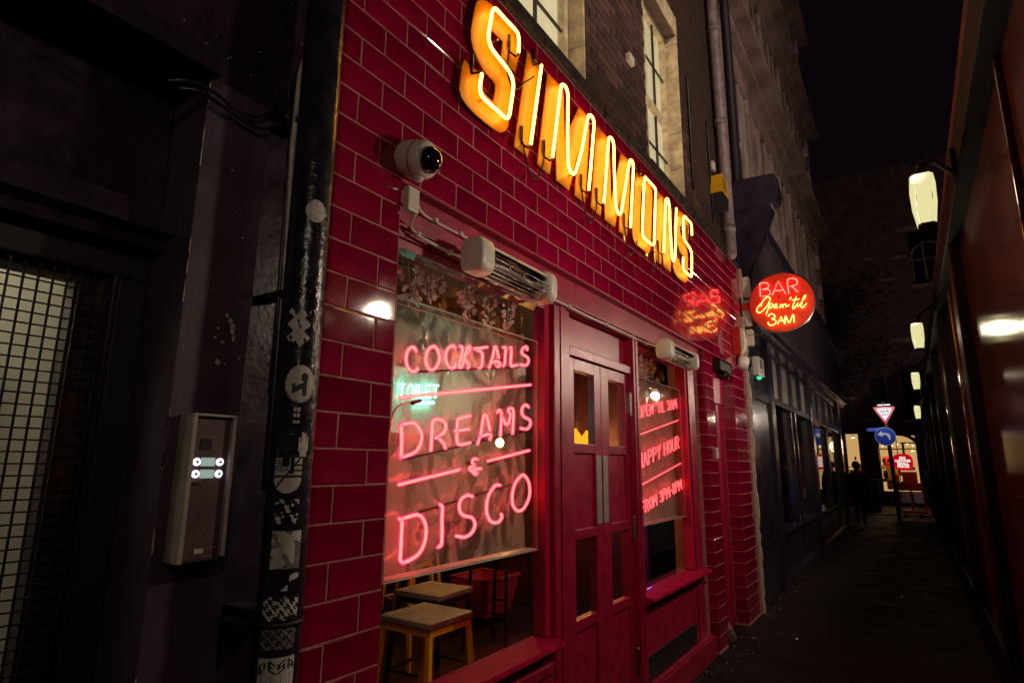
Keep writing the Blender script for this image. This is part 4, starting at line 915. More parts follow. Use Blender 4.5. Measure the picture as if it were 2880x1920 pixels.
# conduit and black pipe
cn=thing('conduit','thin pale chipped conduit left of the stickered black drainpipe','conduit',(-.15,-.05,0))
MB().tube([(-.138,-.045,.02),(-.139,-.05,1.16),(-.142,-.05,1.45),(-.151,-.05,1.95),(-.160,-.05,2.25),(-.167,-.05,2.42),(-.163,-.05,2.66),(-.143,-.05,2.76),(-.147,-.05,2.95),(-.15,-.05,3.6)],.0085,8).build('tube','conduit',cn,True)
MB().tube([(-.157,-.045,1.45),(-.163,-.046,1.95),(-.172,-.046,2.3),(-.176,-.046,2.66)],.005,6).build('second_tube','black',cn,True)
for z in (1.145,1.97,2.5): MB().box(-.17,-.064,z,-.128,.054,z+.016).build('clip','blackmatt',cn)
PX,PY,PR=-.118,-.100,.056
dpn=thing('drainpipe','black drainpipe covered in torn stickers beside the red tiles','drainpipe',(PX,PY,0))
MB().tube([(PX+.002,PY,.02),(PX,PY,1.2),(PX-.006,PY,2.3),(PX-.012,PY,3.8)],PR,28).build('pipe','pipe',dpn,True)
MB().lathe([(PR+.004,0),(PR+.004,.010)],(PX,PY,1.128),(0,0,1),28).build('joint_band','blackmatt',dpn,True)
MB().box(PX-.09,PY+.02,1.125,PX+.09,.054,1.14).build('bracket','blackmatt',dpn)
vb=random.Random(9)
def drip(a0,zs,r):
    m=MB()
    for i in range(len(zs)-1):
        pass
    return m
dr=MB()
for i in range(70):
    a=radians(vb.choice([-148,-150,-112,-108])+vb.uniform(-4,4)); z=vb.uniform(1.9,2.2); d=vb.uniform(.0008,.0022)
    c=Vector((PX-.004+cos(a)*PR,PY+sin(a)*PR,z)); dr.lathe([(d*.3,-d*2),(d,-d),(d,d),(d*.3,d*2)],c,(0,0,1),6)
dr.build('paint_drips','pipe',dpn,True,stuff=True)
# stickers: patches that follow the pipe
def px_at(z): return PX+.002-(z*.0037)
def sticker(a0,z0,wd,h,label,fn,mats=('paper','ink'),cell=.0022,off=.0009):
    # fn(u,v)-> None | material index; u,v in [-1,1]
    m=MB(); nu=max(4,int(wd/cell)); nv=max(4,int(h/cell)); R=PR+off; xc=px_at(z0)
    def P(i,j):
        u=-1+2*i/nu; v=-1+2*j/nv; a=radians(a0)+(u*wd/2)/R
        return (xc+cos(a)*R,PY+sin(a)*R,z0+v*h/2)
    idx={}
    def V(i,j):
        if (i,j) not in idx: idx[(i,j)]=len(m.v); m.v.append(P(i,j))
        return idx[(i,j)]
    for i in range(nu):
        for j in range(nv):
            k=fn(-1+2*(i+.5)/nu,-1+2*(j+.5)/nv)
            if k is None: continue
            m.f.append((V(i,j),V(i+1,j),V(i+1,j+1),V(i,j+1))); m.m.append(k)
    o=m.build('sticker',list(mats),None); return tag(o,label,'sticker','stickers on the black drainpipe')
def nz(u,v,s=1.): return sin(u*5.1*s+1.3)*cos(v*4.3*s-.7)+.6*sin(u*11*s+v*7*s)+.4*cos(v*17*s-u*3*s)
AF=-118
sticker(AF+8,2.206,.056,.066,'small round pale sticker, highest on the black pipe',lambda u,v:(1 if (abs(v+.02*sin(u*20))<.03 and u>-.3) or (abs(u)<.025 and v>.2) else 0) if u*u+v*v<1 else None,('paper','greypaper'))
sticker(AF-14,1.872,.060,.105,'torn pale paper scrap on the black pipe above the round sticker',lambda u,v:(0 if abs(u)<.75+.25*sin(v*9) and abs(v)<.85+.15*sin(u*7) and nz(u,v)<1.05 else None),('paper','ink'))
sticker(AF+36,1.876,.026,.10,'narrow torn pale strip beside the torn paper scrap',lambda u,v:(0 if abs(u)<.7+.3*sin(v*7+1) and nz(u,v,.8)<1.0 and (v>-.2 or u>-.2) else None))
def horse(u,v):
    if u*u+v*v>1: return None
    q=u*u+v*v
    if .80<q<.93 and (v<-.25) and int((u+1)*22)%2==0: return 1
    if q<.66 and ((u-.25)**2+(v-.35)**2<.06 or abs(v+.15-.5*u)<.16 and u<.45 and u>-.55 or (abs(u+.45)<.12 and -.5<v<0) or (abs(u-.3)<.15 and -.62<v<-.1)): return 1
    return 0
sticker(AF+2,1.722,.078,.098,'larger round sticker with a dark figure on the black pipe',horse)
sticker(AF-2,1.640,.030,.050,'small faded lettered scrap under the larger round sticker',lambda u,v:(0 if (abs(v-.6)<.25 or abs(v)<.22 or abs(v+.7)<.12) and abs(u)<.55 and abs(u)>.12*(v<.5) else None))
def hand(u,v):
    if v<.15: return 0 if abs(u)<.75-.25*(v<-.6) else None
    return 0 if any(abs(u-c)<.14 and v<t for c,t in ((-.6,.6),(-.2,1),(.2,.9),(.6,.7))) else None
sticker(AF+22,1.566,.036,.062,'pale hand shaped paper scrap on the black pipe',hand)
def shield(u,v):
    if v<-.2 and abs(u)>sqrt(max(0,1-((v+.2)/.8)**2)): return None
    if v>.1 and u>.15 and u<.38: return None
    if v>.55 and -.5<u<.1: return None
    if abs(v-.30)<.05 and u>.4 or abs(v-.6)<.05 and u>.4: return 1
    if v<.05 and v>-.15: return 1
    if abs(u+.55-(v+.4))<.1: return 1
    if v>.2 and u<-.0 and ((u*7)%1-.5)**2+((v*6)%1-.5)**2>.14: return 1
    return 0
sticker(AF-12,1.488,.068,.088,'black and white shield sticker on the black pipe',shield)
sticker(AF-8,1.400,.058,.060,'flaky white sticker remains under the shield sticker',lambda u,v:(0 if nz(u,v,.9)>.45 else None))
sticker(AF-2,1.308,.078,.090,'worn square grey sticker half peeled on the black pipe',lambda u,v:(1 if u>.55 and v<.35 else (0 if nz(u,v,.6)>-.5 else 1)) if abs(u)<.97 else None,('paper','greypaper'))
sticker(AF+14,1.232,.042,.040,'two small slanted pale scraps on the black pipe',lambda u,v:(0 if (abs(v-.5-.3*u)<.35 and u>-.2) or (abs(v+.4-.8*u)<.35 and u<-.3) else None))
sticker(AF-4,1.172,.088,.056,'scribbled white sticker above the pipe joint band',lambda u,v:(0 if nz(u*1.6,v*1.2,1.3)>-.05 and abs(v)<.8+.2*sin(u*8) else (1 if nz(u,v,2.)>.2 else None)))
sticker(AF-4,1.103,.084,.046,'mottled grey sticker under the pipe joint band',lambda u,v:(0 if nz(u*1.3,v,1.5)>.1 else 1),('greypaper','ink'))
GL={'D':["110","101","101","101","110"],'E':["111","100","110","100","111"],'S':["111","100","111","001","111"],'P':["111","101","111","100","100"],'G':["111","100","101","101","111"],'O':["111","101","101","101","111"],'N':["101","111","111","101","101"],'A':["111","101","111","101","101"]}
def desp(u,v):
    if v<-.82+.12*sin(u*5): return None
    for txt,vc,sh in (('DESP',.62,.14),('GONN',-.38,.14)):
        c=int((u+1)/.5); c=min(3,max(0,c)); uu=((u+1)/.5-c); dz=(uu-.5)*sh*2*(1 if c%2==0 else -1)
        vv=(v-vc-dz)/.21
        if abs(vv)<1:
            gx=int((uu-.12)/.76*3); gy=int((1-vv)/2*5)
            if 0<=gx<3 and .12<uu<.88 and 0<=gy<5 and GL[txt[c]][gy][gx]=='1': return 1
    c=(u+1)*2
    if abs(((c)%1)-.5)<.04 and abs(v-.1)<.25: return 2
    return 0
sticker(AF-3,1.008,.090,.108,'large pale sticker with two rows of block letters, lowest on the pipe',desp,('paper','ink','greypaper'),.0018)
# intercom
ic=thing('door_intercom','steel door intercom with four lit buttons on the plum pilaster','intercom',(-.31,-.05,1.29))
def ib(name,x0,y0,z0,x1,y1,z1,mat,bev=.002): return MB().box(x0,y0,z0,x1,y1,z1).build(name,mat,ic,False,bev)
ib('housing_side',-.3695,-.062,1.292,-.358,-.001,1.634,'steelplate'); ib('housing_side',-.2675,-.062,1.30,-.256,-.001,1.634,'steelplate'); ib('housing_top',-.3575,-.062,1.628,-.268,-.001,1.634,'steelplate',.001); ib('housing_base',-.3575,-.056,1.292,-.268,-.001,1.298,'blackmatt',.001)
MB().box(-.3575,-.050,1.2985,-.268,-.001,1.6275).build('face_plate',pm('bronze_plate',(.17,.11,.11),.42,metal=.5,var=.25,vscale=6),ic)
ib('lens_window',-.340,-.0515,1.548,-.312,-.0502,1.575,'blackmatt',.0003)
for z in (1.520,1.492):
    for x in (-.345,-.288):
        o=MB().lathe([(.0085,-.001),(.0095,.004),(.0075,.0055)],(x,-.050,z),(0,-1,0),18).build('button_ring','litbutton',ic,True); sub(MB().lathe([(.0032,.0056),(.0028,.0075)],(x,-.05,z),(0,-1,0),12),'button_cap','blackmatt',o)
    ib('name_tag',-.334,-.0525,z-.010,-.300,-.0503,z+.010,'littag',.0005)
ib('key_strip',-.356,-.0545,1.470,-.328,-.0503,1.479,'steel',.0005)
for q in range(8):
    for d in (.008,.014,.020): MB().lathe([(.0011,0),(.0009,.0006)],(-.316+cos(q*pi/4)*d,-.0502,1.385+sin(q*pi/4)*d),(0,-1,0),6).build('speaker_hole','signblack',ic)
for x,z in ((-.350,1.617),(-.276,1.617),(-.350,1.315),(-.278,1.320)): MB().lathe([(.0032,0),(.0026,.0014)],(x,-.0502,z),(0,-1,0),10).build('screw','chrome',ic,True)
ib('maker_plate',-.327,-.0515,1.310,-.305,-.0503,1.321,'conduit',.0004)
# ------------------------------------------------------------------ neighbouring dark shop
ns=thing('dark_shop','dark aubergine shopfront with tall panes beyond the red bar','shopfront',(11,.1,0))
def nx(name,x0,y0,z0,x1,y1,z1,mat='shop',bev=.006,par=None):
    return MB().box(x0,y0,z0,x1,y1,z1).build(name,mat,par or ns,False,bev)
posts=[(5.985,6.20),(7.20,7.44),(11.02,11.34),(16.30,16.65)]
for a,b in posts: nx('post',a,-.02,0,b,.25,3.02)
nx('door_leaf',6.203,.03,.02,7.197,.10,2.30)
for a,b in ((.14,.66),(.78,2.20)): nx('door_panel',6.33,.018,a,7.07,.0295,b,'shop',.01)
nx('door_transom',6.203,.0,2.303,7.197,.15,2.42); nx('overdoor_panel',6.203,.05,2.423,7.197,.10,3.0)
for i in range(8): nx('louvre',6.30,.03,2.80+i*.022,6.95,.0495,2.812+i*.022,'shop',.001)
bays=[(7.443,11.017,[8.95,9.35]),(11.343,16.297,[13.55,13.75])]
for x0,x1,mull in bays:
    nx('stall_riser',x0,.03,0,x1,.12,.655); nx('window_sill',x0,-.05,.658,x1,.12,.70); nx('plinth',x0,-.01,0,x1,.0295,.10)
    n=2 if x0<9 else 3
    for i in range(n):
        a=x0+(x1-x0)*i/n+.14; b=x0+(x1-x0)*(i+1)/n-.14
        nx('riser_panel',a,.012,.20,b,.0295,.56,'shop',.012); nx('riser_bead',a-.05,.0,.575,b+.05,.0295,.60,'shop',.004)
    nx('transom',x0,.0,2.335,x1,.12,2.42); nx('window_head',x0,.02,2.98,x1,.12,3.02)
    for mx in mull: nx('mullion',mx-.045,.01,.703,mx+.045,.12,2.332)
    k=4
    for i in range(1,k): 
        mx=x0+(x1-x0)*i/k; nx('clerestory_bar',mx-.035,.02,2.423,mx+.035,.12,2.977)
    MB().box(x0,.075,.703,x1,.079,2.332).build('shop_pane','glass',ns)
    MB().box(x0,.075,2.423,x1,.079,2.977).build('clerestory_panel','palepanel',ns)
nx('cornice',5.985,-.13,3.02,16.75,.25,3.10); nx('cornice',5.985,-.19,3.102,16.80,.25,3.17); 
MB().prism([(-.05,3.172),(-.11,4.45),(.25,4.45),(.25,3.172)],6.15,16.60,'x').build('fascia_board','shopfascia',ns)
MB().prism([(-.12,4.452),(-.17,4.49),(-.20,4.55),(-.19,4.61),(.25,4.64),(.25,4.452)],6.15,16.75,'x').build('top_cornice','shop',ns)
MB().prism([(-.39,4.551),(-.46,4.60),(-.49,4.70),(-.46,4.93),(.12,4.96),(.12,4.551)],5.985,6.26,'x').build('console_cap','shop',ns,False,.01)
CO=[(.25,4.549),(-.38,4.549),(-.405,4.50),(-.36,4.38),(-.322,4.288),(-.285,4.22),(-.29,4.15),(-.25,4.10),(-.19,4.0),(-.127,3.884),(-.09,3.78),(-.07,3.60),(-.06,3.40),(-.06,3.18),(.25,3.18)]
for xa in (5.985,16.62): MB().prism(CO,xa,xa+.20,'x').build('console_bracket','shop',ns,False,.008)
mb=thing('shop_sounder','cream alarm box with a green light above the dark shop door','alarm',(6.5,.0,2.6))
MB().box(6.28,-.07,2.57,6.60,.049,2.80).build('housing','white',mb,False,.02); MB().box(6.36,-.075,2.66,6.48,-.0705,2.77).build('badge','shopfascia',mb); MB().lathe([(.03,0),(.02,.03)],(6.46,-.03,2.569),(0,0,-1),12).build('green_lamp','greenled',mb,True)
nin=thing('shop_interior','dim interior wall with pale boards behind the dark shop panes','wall',(11,2,0))
MB().box(5.99,2.4,0,16.6,2.5,3.1).build('back_wall','shopfascia',nin); MB().box(5.99,.3,3.05,16.6,2.5,3.1).build('ceiling','shop',nin)
for x0,x1,z0,z1,mt in ((9.6,10.4,1.2,1.9,'blind'),(12.2,13.1,1.1,1.8,'white'),(14.2,15.0,1.3,1.9,'blind'),(10.6,10.9,.8,1.0,'yellow'),(13.3,13.9,.75,1.1,'signred')): MB().box(x0,2.33,z0,x1,2.395,z1).build('display_board',mt,nin)
# tall stone building above it
tb=thing('stone_building','tall pale stone office building rising above the dark shop','building',(11,.3,5))
TYB=.12
MB().box(5.95,TYB+.16,4.645,16.6,3.0,15.2).build('wall','brickfar',tb)
def sx(name,x0,y0,z0,x1,y1,z1,mat='stone',bev=.012): return MB().box(x0,y0,z0,x1,y1,z1).build(name,mat,tb,False,bev)
fl=[(4.645,7.28),(8.25,10.34),(11.35,13.48)]
nb_=5; bw_=(16.3-6.25)/nb_
for fi,(za,zb) in enumerate(fl):
    for i in range(nb_):
        xa=6.25+i*bw_
        sx('stone_pier',xa-.24,TYB-.0,za,xa+.24,TYB+.158,zb,'stone' if i%1==0 else 'brickfar')
        x0=xa+.242; x1=xa+bw_-.242
        wdw=MB().box(x0,TYB+.06,za+.35,x1,TYB+.07,zb-.05).build('window','winglassdark',tb)
        for q in range(4):
            mx=x0+(x1-x0)*q/3; a=max(x0,mx-.035); b=min(x1,mx+.035)
            sub(MB().box(a,TYB+.025,za+.352,b,TYB+.059,zb-.052),'stone_mullion','stone',wdw,bevel=.006)
        for q in range(3):
            a=x0+(x1-x0)*q/3+.07; b=x0+(x1-x0)*(q+1)/3-.07
            sub(MB().box(a,TYB+.035,(za+.35+zb)/2-.025,b,TYB+.059,(za+.35+zb)/2+.025),'meeting_rail','blind',wdw)
            if (i*3+q+fi)%3!=1 and fi==0: sub(MB().box(a,TYB+.050,(za+zb)/2-.45,b,TYB+.059,zb-.06),'blind','blind',wdw)
        sx('window_sill',x0,TYB-.06,za+.20,x1,TYB+.158,za+.349)
    top=fl[fi+1][0] if fi<2 else 15.2
    sx('frieze',5.95,TYB+.02,zb+.002,16.62,TYB+.158,zb+.42); sx('cornice_step',5.95,TYB-.10,zb+.422,16.70,TYB+.158,zb+.55); sx('cornice_edge',5.95,TYB-.30,zb+.552,16.95,TYB+.158,zb+.66)
    if top-zb>.7: sx('parapet_band',5.95,TYB+.0,zb+.662,16.62,TYB+.158,top-.002)
for i in range(22):
    z=4.65+i*.42; sx('quoin',16.30+(.0 if i%2 else .08),TYB-.045,z,16.64,TYB+.158,z+.40,'stone' if i%2 else 'brickfar')
tp_=thing('rainwater_pipe','dark rainwater pipe at the near corner of the stone building','downpipe',(6.1,-.05,5))
MB().tube([(6.06,-.02,4.96),(6.06,-.02,14)],.06,8).build('pipe','blackmatt',tp_,True)

# ------------------------------------------------------------------ right hand glossy frontage with wall lanterns
rb_=thing('brown_frontage','glossy brown panelled frontage with black posts along the right side','building',(8,-1.9,0))
def rx(name,x0,y0,z0,x1,y1,z1,mat,bev=.006): return MB().box(x0,y0,z0,x1,y1,z1).build(name,mat,rb_,False,bev)
RX0,RX1=-5.0,19.0; RY=-1.86
rx('header_beam',RX0,RY-.25,3.02,RX1,RY+.045,3.215,'blackgloss'); rx('fascia',RX0,RY-.25,3.218,RX1,RY+.01,3.41,'brownmatt'); rx('capping',RX0,RY-.25,3.413,RX1,RY+.012,3.445,'brownmatt')
rx('base_board',RX0,RY-.25,0,RX1,RY+.02,.34,'blackgloss'); rx('upper_wall',RX0,RY-3.0,3.448,RX1,RY-.64,6.4,'blackmatt')  # set-back upper wall is unseen, its height chosen to cut off the added floodlight
ps=[-3.4,-1.0,3.75,6.05,8.5,10.9,13.3,15.7,18.1]
for i,x in enumerate(ps):
    rx('post',x,RY-.25,.343,x+.26,RY+.03,3.017,'blackgloss',.012)
    x1=(ps[i+1] if i+1<len(ps) else RX1)
    if x1-x<.4: continue
    rx('panel',x+.263,RY-.06,.343,x1-.003,RY-.035,3.017,'gloss',.0)
    mid=(x+.263+x1)/2; rx('panel_bead',mid-.02,RY-.0345,.343,mid+.02,RY-.012,3.017,'gloss',.006)
rp_=thing('menu_strip','narrow lit menu strip on the glossy right hand wall','notice',(4.6,-1.9,1.2)); MB().box(4.45,RY-.034,1.18,4.62,RY-.024,1.66).build('frame','discred',rp_,False,.002); MB().box(4.465,RY-.0238,1.20,4.605,RY-.022,1.52).build('paper','paper',rp_)
def lantern(x,z,label,pw,yy=-1.62):
    t=thing('wall_lantern',label,'lantern',(x,yy,z),'wall lanterns along the right hand frontage')
    rb2=[(-1,-.62),(-.62,-1),(.62,-1),(1,-.62),(1,.62),(.62,1),(-.62,1),(-1,.62)]
    secs=[(.105,.058,.041),(.06,.064,.045),(-.02,.061,.043),(-.105,.047,.032)]
    vs=[]; fs=[]; n=8
    for h,ax_,ay in secs: vs+=[(x+u*ax_,yy+v*ay,z+h) for u,v in rb2]
    for i in range(3):
        for j in range(n): fs.append((i*n+j,i*n+(j+1)%n,(i+1)*n+(j+1)%n,(i+1)*n+j))
    m=MB(); m.add(vs,fs); m.build('pane','lanternpane',t)
    c=MB(); c.prism([(x+u*.053,yy+v*.037) for u,v in rb2],z+.106,z+.118,'z'); c.lathe([(.03,.118),(.012,.15),(.012,.165)],(x,yy,z),(0,0,1),10); c.build('cap','blackmatt',t)
    c=MB(); c.prism([(x+u*.047,yy+v*.032) for u,v in rb2],z-.114,z-.106,'z'); c.build('base','blackmatt',t)
    rl=MB()
    for u,v in ((-1,-.62),(1,-.62),(1,.62),(-1,.62)): rl.tube([(x+u*.051,yy+v*.035,z+.105),(x+u*.063,yy+v*.045,z+.0),(x+u*.046,yy+v*.031,z-.105)],.0011,4)
    rl.build('glazing_rib','blackmatt',t)
    MB().tube([(x,yy-.01,z+.16),(x+.15,yy-.06,z+.24),(x+.75,RY+.07,z+.42)],.012,7).build('arm','blackgloss',t,True); MB().box(x+.68,RY+.046,z+.36,x+.82,RY+.07,z+.52).build('wall_plate','blackgloss',t,False,.004)
    l=bpy.data.lights.new('lantern_light','SPOT'); l.energy=pw; l.color=(1,.80,.62); l.shadow_soft_size=.06; l.spot_size=radians(166); l.spot_blend=.35
    o=bpy.data.objects.new('lantern_light',l); COL.objects.link(o); o.location=(x,yy,z); o.rotation_euler=Vector((0,-1,-.10)).to_track_quat('Z','Y').to_euler()
    l=bpy.data.lights.new('lantern_glow','POINT'); l.energy=pw*.03; l.color=(1,.84,.55); l.shadow_soft_size=.06; o=bpy.data.objects.new('lantern_glow',l); COL.objects.link(o); o.location=(x,yy,z+.01); return t
LP=410
lantern(-1.42,2.60,'lit wall lantern nearest the camera position, on the right hand frontage',LP*.34)
lantern(1.74,2.605,'largest lit wall lantern in view, high on the right hand frontage',LP)
lantern(4.85,2.60,'second lit wall lantern along the right hand frontage',LP*1.25)
lantern(8.0,2.59,'third lit wall lantern along the right hand frontage',LP*.8)
lantern(11.1,2.42,'farthest small lit wall lantern along the right hand frontage',LP*.7,-1.64)

stl=thing('added_floodlight','added unseen floodlight behind the brown frontage, lighting the upper floors','floodlight',(1.0,-5.0,0))  # added stand-in for an unseen source that lights the upper floors
MB().tube([(1.0,-5.3,0),(1.0,-5.3,8.6),(1.0,-5.05,8.75)],.05,8).build('post','polesteel',stl,True); MB().lathe([(.20,.0),(.16,.06),(.05,.10)],(1.0,-5.0,8.75),(0,-.3,1),16).build('lamp_head','polesteel',stl,True); MB().lathe([(.17,-.03),(.18,-.001)],(1.0,-5.0,8.75),(0,-.3,1),16).build('lens','tubewhite',stl)
l=bpy.data.lights.new('added_fill_light','POINT'); l.energy=850; l.color=(1,.76,.60); l.shadow_soft_size=.25; o=bpy.data.objects.new('added_fill_light',l); COL.objects.link(o); o.location=(1.0,-4.9,8.55)
# ------------------------------------------------------------------ far end: cross street
FXX=27.0
fb=thing('corner_building','dark brick building across the far street with lit shop windows','building',(FXX,-2,0))
def fx(name,y0,z0,y1,z1,d=0.,th=.3,mat='brickfar',bev=0.): return MB().box(FXX-d,y0,z0,FXX-d+th,y1,z1).build(name,mat,fb,False,bev)
fx('wall',2.2,0,14,14); fx('wall',.74,0,2.2,14); fx('wall',.22,2.80,.74,14); fx('pier',-.42,0,.22,14,.05,.35); fx('wall',-1.70,2.70,-.42,14); fx('wall',-14,0,-1.70,8.6); fx('wall',-14,8.6,-3.5,14); fx('wall',-2.3,8.6,-1.70,14); fx('wall',-3.5,10.95,-2.3,14)
fx('sill_wall',.22,0,.74,.45,-.02); fx('sill_wall',-1.70,0,-.42,.55,-.02)
fx('lit_room',.18,.3,.78,2.85,-1.2,.05,'roomlit'); fx('lit_room',-1.8,.3,-.3,2.9,-1.2,.05,'roomlit')
for y0,z0,y1,z1,mt in ((.22,.5,.74,1.35,'signred'),(.3,1.35,.5,1.6,'signwhite'),(-1.6,.6,-1.1,1.3,'signred'),(-1.0,.6,-.55,1.5,'yellow'),(-1.5,1.35,-1.2,1.75,'blind'),(-.8,1.5,-.5,1.9,'discred')): fx('shelf_goods',y0,z0,y1,z1,-.8,.1,mt)
rg_=random.Random(6)
for i in range(26):
    y=rg_.choice([rg_.uniform(-1.65,-.5),rg_.uniform(-1.65,-.5),rg_.uniform(.26,.66)]); z=rg_.uniform(.55,1.75); fx('shelf_goods',y,z,y+rg_.uniform(.06,.16),z+rg_.uniform(.08,.22),-.6-.01*i,.05,rg_.choice(['signred','discred','yellow','blind','signblack','cable','bark']))
for i in range(7): fx('ceiling_spot',-1.6+i*.17,2.30+.06*(i%2),-1.55+i*.17,2.33+.06*(i%2),-.5,.04,'tubewhite')
for y in (.22,.72,-1.70,-1.06,-.46): fx('window_frame',y,.45,y+.03,2.80 if y>0 else 2.70,.02,.06,'blackmatt')
fx('window_bar',-1.69,2.16,-.43,2.20,.02,.05,'blackmatt'); fx('window_bar',.25,1.45,.73,1.48,.02,.05,'blackmatt')
ar=MB(); n=14
for i in range(n):
    a0,a1=pi*i/n,pi*(i+1)/n; f=lambda a,r:( -1.06-cos(a)*r*.62, 2.25+sin(a)*r*.45)
    p=[f(a0,1.),f(a1,1.),f(a1,1.25),f(a0,1.25)]
    ar.prism(p,FXX-.06,FXX-.005,'x')
ar.build('window_arch','brickfar',fb)
fx('pane',-1.70,.55,-.42,2.70,-.1,.01,'glass'); fx('pane',.22,.45,.74,2.80,-.1,.01,'glass')
# arched upper window
aw=MB().box(FXX+.12,-3.5,8.6,FXX+.13,-2.3,10.95).build('arched_window','winglassdark',fb)
fm=MB(); cyy,czz,R_=-2.9,9.9,.56
pth=[(FXX+.06,cyy+R_,8.9)]+[(FXX+.06,cyy+cos(pi*i/12)*R_,czz+sin(pi*i/12)*R_*1.0) for i in range(13)]+[(FXX+.06,cyy-R_,8.9)]
fm.tube(pth,.045,5); fm.tube([(FXX+.06,cyy+.12,8.9),(FXX+.06,cyy+.16,10.4)],.045,5); fm.tube([(FXX+.06,cyy-.36,8.9),(FXX+.06,cyy-.33,10.3)],.04,5); fm.tube([(FXX+.06,cyy+R_,9.75),(FXX+.06,cyy-R_,9.78)],.035,5)
sub(fm,'window_frame','stone',aw)
for y0,z0,y1,z1 in ((-2.2,9.85,-1.7,10.02),(-1.75,9.0,-1.2,9.14),(-3.6,8.55,-2.2,8.72),(-3.9,11.0,-1.9,11.2),(-1.0,10.0,-.7,10.15),(1.0,5.2,2.0,5.4),(-3.0,6.4,-1.2,6.6),(-2.6,4.6,-1.9,4.9),(.1,4.2,.9,4.3)): fx('stone_band',y0,z0,y1,z1,.06,.05,'stone',.01)
for y0,z0,y1,z1 in ((-2.2,3.3,-1.5,5.2),(-.9,3.4,.2,5.0),(.9,3.2,1.6,4.8)):
    o=fx('upper_window',y0,z0,y1,z1,.03,.02,'winglassdark'); sub(MB().box(FXX-.06,y0-.06,z0-.1,FXX-.031,y1+.06,z0),'sill','stone',o); sub(MB().box(FXX-.06,y0-.06,z0,FXX-.031,y0,z1),'frame','stone',o)
l=bpy.data.lights.new('shop_glow','POINT'); l.energy=60; l.color=(1,.62,.28); l.shadow_soft_size=.3; o=bpy.data.objects.new('shop_glow',l); COL.objects.link(o); o.location=(FXX+.6,-.9,2.3)
sl=thing('strip_lamp','small bright ceiling lamp inside the far left lit window','lamp',(FXX+.5,.5,2.6)); MB().lathe([(.06,0),(.06,.04)],(FXX+.5,.46,2.64),(0,0,1),12).build('lens','tubewhite',sl); MB().lathe([(.07,.041),(.04,.10)],(FXX+.5,.46,2.64),(0,0,1),12).build('fitting','white',sl)
# give way post
SX=20.28
gw=thing('give_way_post','post carrying a GIVE WAY triangle over a blue left arrow roundel','road sign',(SX,-1.0,0))
MB().tube([(SX+.06,-1.0,0),(SX+.06,-.93,3.42)],.055,10).build('pole','polesteel',gw,True)
def yz(pts,y0,z0): return [(y0+a,z0+b) for a,b in pts]
def rtri(w_,h_,r):
    P=[(-w_/2,0),(w_/2,0),(0,-h_)]; out=[]; 
    for i in range(3):
        a,b,c=[Vector(P[(i+k)%3]) for k in (-1,0,1)]; d1=(a-b).normalized()*r; d2=(c-b).normalized()*r
        for t in (0,.5,1): out.append(tuple((b+d1)*(1-t)**2+b*2*t*(1-t)+(b+d2)*t*t))
    return out
tr=MB().prism(yz(rtri(.60,.55,.05),-.935,3.295),SX-.004,SX,'x').build('triangle_plate','signred',gw)
sub(MB().prism(yz(rtri(.42,.385,.03),-.935,3.245),SX-.008,SX-.0045,'x'),'white_field','signwhite',tr)
def text_yz(txt,size,y0,z0,x,mat,part,bold=.0):
    me=textmesh(txt,size,'lettering',bold); me.materials.append(MT[mat])
    for v in me.vertices: v.co=(x,y0-v.co.x,z0+v.co.y)
    o=obj('lettering',me); o.parent=part; return o
text_yz('GIVE',.115,-.935,3.155,SX-.0095,'signblack',tr,.004); text_yz('WAY',.075,-.935,3.055,SX-.0095,'signblack',tr,.002)
MB().box(SX-.06,-1.13,3.335,SX-.0,-.74,3.365).build('lamp_bar','blackmatt',gw); MB().box(SX-.066,-1.10,3.338,SX-.0605,-.95,3.358).build('lamp_lens','tubewhite',gw); MB().box(SX-.066,-.92,3.338,SX-.0605,-.78,3.358).build('lamp_lens','tubewhite',gw)
rd=MB().lathe([(.275,0),(.275,.005)],(SX-.006,-.885,2.40),(1,0,0),40).build('blue_roundel','signblue',gw)
rg=MB().tube([(SX-.008,-.885+cos(2*pi*k/40)*.268,2.40+sin(2*pi*k/40)*.268) for k in range(40)],.006,5,True); sub(rg,'white_rim','signwhite',rd)
AR=[(.20,.07),(.075,.165),(.075,.105),(-.02,.105),(-.10,.085),(-.13,.02),(-.135,-.10),(-.085,-.10),(-.07,-.01),(-.03,.045),(.075,.045),(.075,-.02)]
sub(MB().prism([(-.885+a,2.40+b) for a,b in AR],SX-.0105,SX-.0065,'x'),'white_arrow','signwhite',rd)
fg=MB().prism([(-.44,2.555),(-.41,2.585),(-.41,2.635),(-.44,2.665),(-.88,2.675),(-.88,2.55)],SX+.001,SX+.006,'x').build('blue_finger','signblue',gw)
sub(MB().prism([(-.45,2.572),(-.43,2.59),(-.43,2.63),(-.45,2.648),(-.70,2.655),(-.70,2.567)],SX-.002,SX+.0005,'x'),'pale_border',pm('pale_blue',(.10,.14,.55),.4),fg)
MT['pb']=bpy.data.materials['pale_blue']
l=bpy.data.lights.new('sign_lamp_light','AREA'); l.energy=9; l.color=(.95,.9,1); l.size=.35; o=bpy.data.objects.new('sign_lamp_light',l); COL.objects.link(o); o.location=(SX-.75,-.93,3.30); o.rotation_euler=(0,radians(-62),0)
